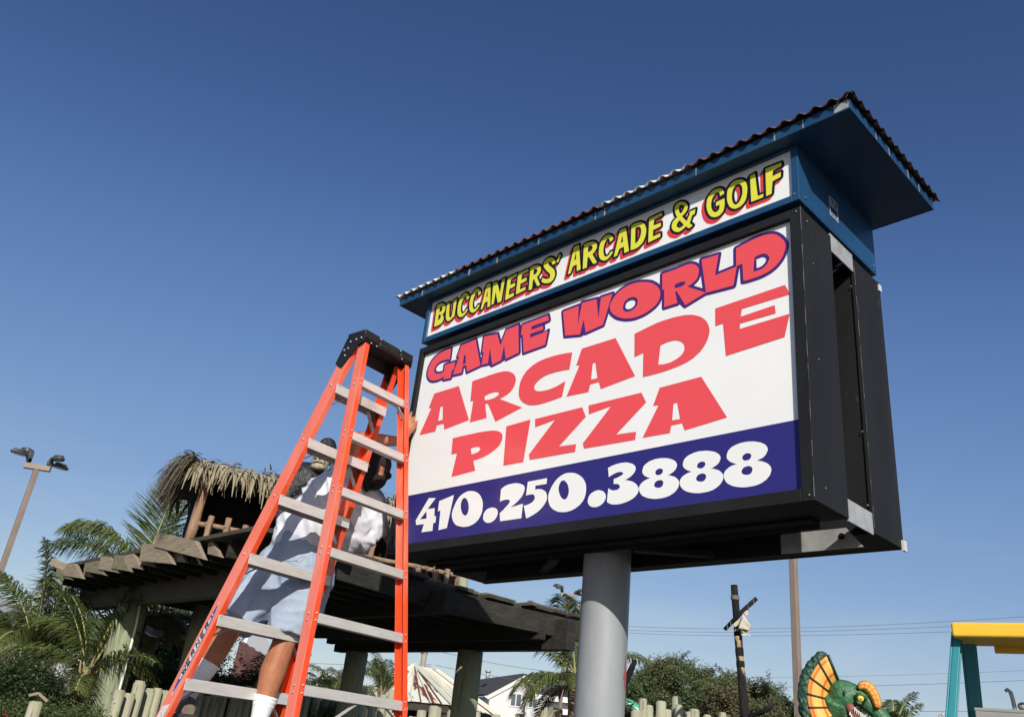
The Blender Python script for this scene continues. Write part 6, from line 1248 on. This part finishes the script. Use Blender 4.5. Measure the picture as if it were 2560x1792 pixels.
def cloth(pxs, D, nm, par, mt, sub=6, amp=.02):
    m = MB(); m.smooth = True; a, b_, c_, d_ = [at(*p, D) for p in pxs]; nrm = (b_-a).cross(d_-a).normalized(); G_ = [[lerp(lerp(a,b_,i/sub),lerp(d_,c_,i/sub),j/sub)+nrm*amp*noise.noise(V((i*.7,j*.7,pxs[0][0]*.1))) for i in range(sub+1)] for j in range(sub+1)]
    for j in range(sub):
        for i in range(sub): m.face([G_[j][i],G_[j][i+1],G_[j+1][i+1],G_[j+1][i]])
    o_ = m.build(nm, mt, par, weld=.0005); o_.modifiers.new('t','SOLIDIFY').thickness = .003; return o_
cloth([(1833,1545),(1852,1527),(1850,1562),(1834,1568)], 10.42, 'ragged_cloth', ms_, M['cloth']); cloth([(1857,1533),(1880,1566),(1870,1575),(1846,1570)], 10.36, 'ragged_cloth', ms_, M['cloth'])
cloth([(1848,1566),(1868,1574),(1876,1590),(1853,1588)], 10.40, 'ragged_cloth', ms_, M['cloth'], amp=.05); cloth([(1859,1530),(1868,1524),(1872,1537),(1864,1540)], 10.37, 'ragged_cloth', ms_, M['cloth'])
m = MB(); m.smooth = True; m.tube([at(1930,1766,10.3), at(1905,1778,10.4), at(1870,1792,10.5), V((at(1860,1800,10.5).x,at(1860,1800,10.5).y,1.6))], [.020,.028,.034,.04], 9); m.build('broken_branch', M['charred'], ms_)
cs = thing('charred_spar', (at(1545,1760,11.8).x, at(1545,1760,11.8).y, 0), 'charred wooden spar leaning out behind the sign pole', 'spar')
m = MB(); m.smooth = True; m.tube([at(1588,1650,11.8), at(1578,1672,11.85), at(1563,1705,11.9), at(1530,1775,12), V((at(1500,1830,12.1).x,at(1500,1830,12.1).y,0))], [.030,.040,.042,.045,.05], 10); m.build('pole', M['charred'], cs)

# ================================================================== green slide
sl_ = thing('slide', (at(1560,1790,14).x, at(1560,1790,14).y, 0), 'green curved plastic slide behind the log stakes', 'slide')
m = MB(); m.smooth = True; pth = [at(1500,1745,14), at(1545,1752,14), at(1575,1762,14), at(1595,1776,14), at(1612,1800,14), at(1625,1835,14)]
m.tube(pth+[V((pth[-1].x+.3,pth[-1].y,0.2))], .085, 14); m.build('chute', M['slide'], sl_)
m = MB(); m.smooth = True; q = at(1578,1764,14); q2 = at(1580,1765.5,14); m.tube([q, q2], .094, 14); m.build('joint_ring', M['dino_dark'], sl_)

# ================================================================== dinosaur statue
DD = 7.6
def dp(x, y, D=DD): return at(1909+x*.28746, 1484+y*.28746, D)
dn = thing('dinosaur_statue', (dp(650,1500).x, dp(650,1500).y, 0), 'green dinosaur statue with an open mouth and orange ribbed neck frill', 'statue')
m = MB()
m.ell(dp(690,880), (.115,.10,.115), 18, 12); m.ell(dp(760,865), (.088,.08,.075), 16, 12)
m.tube([dp(720,850), dp(830,890), dp(920,960), dp(1010,1050), dp(1100,1150)], [.088,.074,.062,.058,.050], 16); m.ell(dp(1100,1150), (.05,.05,.05), 12, 8)
m.tube([dp(660,930), dp(700,1020), dp(745,1120), dp(800,1230)], [.085,.062,.050,.036], 14); m.ell(dp(800,1230), (.036,)*3, 10, 8)
nk = [dp(640,900), dp(600,1050,DD+.1), dp(560,1300,DD+.25)]; nb = V((nk[2].x-.35, nk[2].y+.35, .95)); m.tube(nk+[lerp(nk[2],nb,.5)+V((-.05,.05,0)), nb], [.11,.12,.15,.19,.26], 16)
m.ell(nb, (.38,.34,.30), 18, 12); m.tube([nb+V((.05,-.18,-.1)), nb+V((.12,-.2,-.5)), V((nb.x+.05,nb.y-.2,.04))], [.15,.10,.07], 12); m.tube([nb+V((-.05,.18,-.1)), nb+V((.02,.2,-.5)), V((nb.x-.05,nb.y+.2,.04))], [.15,.10,.07], 12); m.tube([nb, nb+V((-.7,.5,-.1)), nb+V((-1.5,1.0,-.2))], [.26,.14,.03], 12)
remesh(m, 'body', M['dino'], dn, .012, 3, lambda p, n: .005*noise.noise(p*30)+.003*noise.noise(p*70))
# frill: a bowl-shaped fan with ribs and a scaly rim
tipT, hinge = dp(560,530,DD-.02), dp(655,850,DD+.02)
outer = [(560,530),(520,555),(480,592),(440,650),(402,722),(382,790),(376,865),(380,930),(390,985),(404,1040),(425,1100),(455,1170),(500,1240)]
inner = [(660,770),(632,788),(605,812),(590,835),(583,860),(580,890),(580,920),(590,950),(603,985),(620,1015),(640,1060),(655,1100),(680,1150)]
def fan(outer, inner, Do, Di, nm, par, N=10):
    m = MB(); m.smooth = True; K = len(outer); G_ = []
    for j in range(K):
        row = []
        for i in range(N+1):
            t = i/N; x = lerp(inner[j][0], outer[j][0], t); y = lerp(inner[j][1], outer[j][1], t); row.append(dp(x, y, lerp(Di, Do, t)-.05*math.sin(math.pi*t)))
        G_.append(row)
    for j in range(K-1):
        for i in range(N): m.cur = 1 if i in (3,8) else 0; m.face([G_[j][i],G_[j][i+1],G_[j+1][i+1],G_[j+1][i]])
    o_ = m.build(nm, [M['frill'], M['frill_stripe']], par, weld=.0005); o_.modifiers.new('t','SOLIDIFY').thickness = .012; return o_, G_
fr2, G_ = fan(outer, inner, DD-.10, DD+.02, 'neck_frill', dn)
for j in range(0, len(outer), 2):
    m = MB(); m.smooth = True; tc2 = V((FW.x,FW.y,0))*-.006; m.tube([p+tc2 for p in G_[j]], [.007]*len(G_[j]), 6); m.build('rib', M['dino_dark'], fr2)
m = MB(); m.smooth = True; m.tube([G_[0][i] for i in range(11)], .011, 8); m.tube([G_[j][0] for j in range(len(outer))], .014, 8); m.build('edge_roll', M['dino_dark'], fr2)
m = MB(); rim = [(545,525),(500,535),(455,578),(410,640),(375,715),(352,790),(348,865),(350,930),(358,990),(372,1050),(395,1110),(430,1180)]
m.tube([dp(x,y,DD-.06) for x, y in rim], [.02,.032,.04,.045,.048,.048,.046,.046,.046,.045,.044,.03], 12)
remesh(m, 'scaly_rim', M['dino_dark'], dn, .010, 2, lambda p, n: .014*noise.noise(p*34)+.006*noise.noise(p*70))
# cheek crest on the far side
oc = [(815,800),(838,768),(882,758),(930,772),(968,815),(995,866),(1015,920),(1024,972),(1005,998)]; ic = [(835,835),(850,832),(868,838),(885,850),(900,868),(918,892),(935,920),(950,950),(962,975)]
cr2, G2 = fan(oc, ic, DD-.04, DD-.05, 'cheek_crest', dn, 6); cr2.modifiers['t'].thickness = .006
for j in range(1, len(oc)-1): m = MB(); m.tube([p-V((FW.x,FW.y,0))*.006 for p in G2[j]], .0035, 5); m.build('rib', M['frill_stripe'], cr2)
m = MB(); m.smooth = True; m.tube([G2[j][6] for j in range(len(oc))], .006, 8); m.build('edge_roll', M['dino_dark'], cr2)
m = MB(); m.smooth = True; ec = dp(842,908,DD-.11); m.ell(ec, (.026,.026,.026), 14, 10); ey = m.build('eye', M['eye_yellow'], dn)
m = MB(); m.smooth = True; tcv = (V((0,0,EYE))-ec).normalized(); m.ell(ec+tcv*.0205+RT*.004, (.007,.007,.013), 10, 8); m.build('pupil', M['sign_black'], ey)
m = MB(); m.smooth = True; m.tube([dp(805,900,DD-.09), dp(820,875,DD-.11), dp(850,868,DD-.115), dp(885,890,DD-.10), dp(890,930,DD-.09)], [.012,.018,.020,.018,.010], 10); m.tube([dp(808,915,DD-.09), dp(825,945,DD-.11), dp(855,955,DD-.11)], [.010,.012,.009], 8); m.build('brow', M['dino'], dn)
m = MB(); m.smooth = True; m.tube([dp(735,960,DD-.05), dp(770,1010,DD-.06), dp(805,1065,DD-.06), dp(850,1150,DD-.05)], [.03,.038,.035,.03], 12); m.build('mouth_lining', M['mouth'], dn)
for k in range(7):
    a = dp(790+k*17, 985+k*14, DD-.115); m = MB(); m.tube([a, a-V((0,0,.016))+RT*.003, a-V((0,0,.034))-RT*.004], [.0065,.005,.001], 7); m.build('tooth', M['tooth'], dn)
for k in range(5):
    a = dp(752+k*13, 1052+k*22, DD-.09); m = MB(); m.tube([a, a+V((0,0,.014)), a+V((0,0,.030))+RT*.006], [.0065,.005,.001], 7); m.build('tooth', M['tooth'], dn)
m = MB(); m.smooth = True; m.ell(dp(706,855,DD-.115), (.008,.008,.022), 8, 8); m.build('ear_slit', M['dino_dark'], dn)
# small dark hook-shaped branch tip right of the dinosaur
m = MB(); m.smooth = True; m.tube([at(2364,1783,6.5), at(2355,1785,6.5), at(2349,1791,6.5), V((at(2345,1800,6.5).x, at(2345,1800,6.5).y, 0))], [.006,.008,.010,.014], 8)
tag(m.build('hooked_stake', M['galv']), 'thin hooked grey stake between the dinosaur and the teal ladder', 'stake')
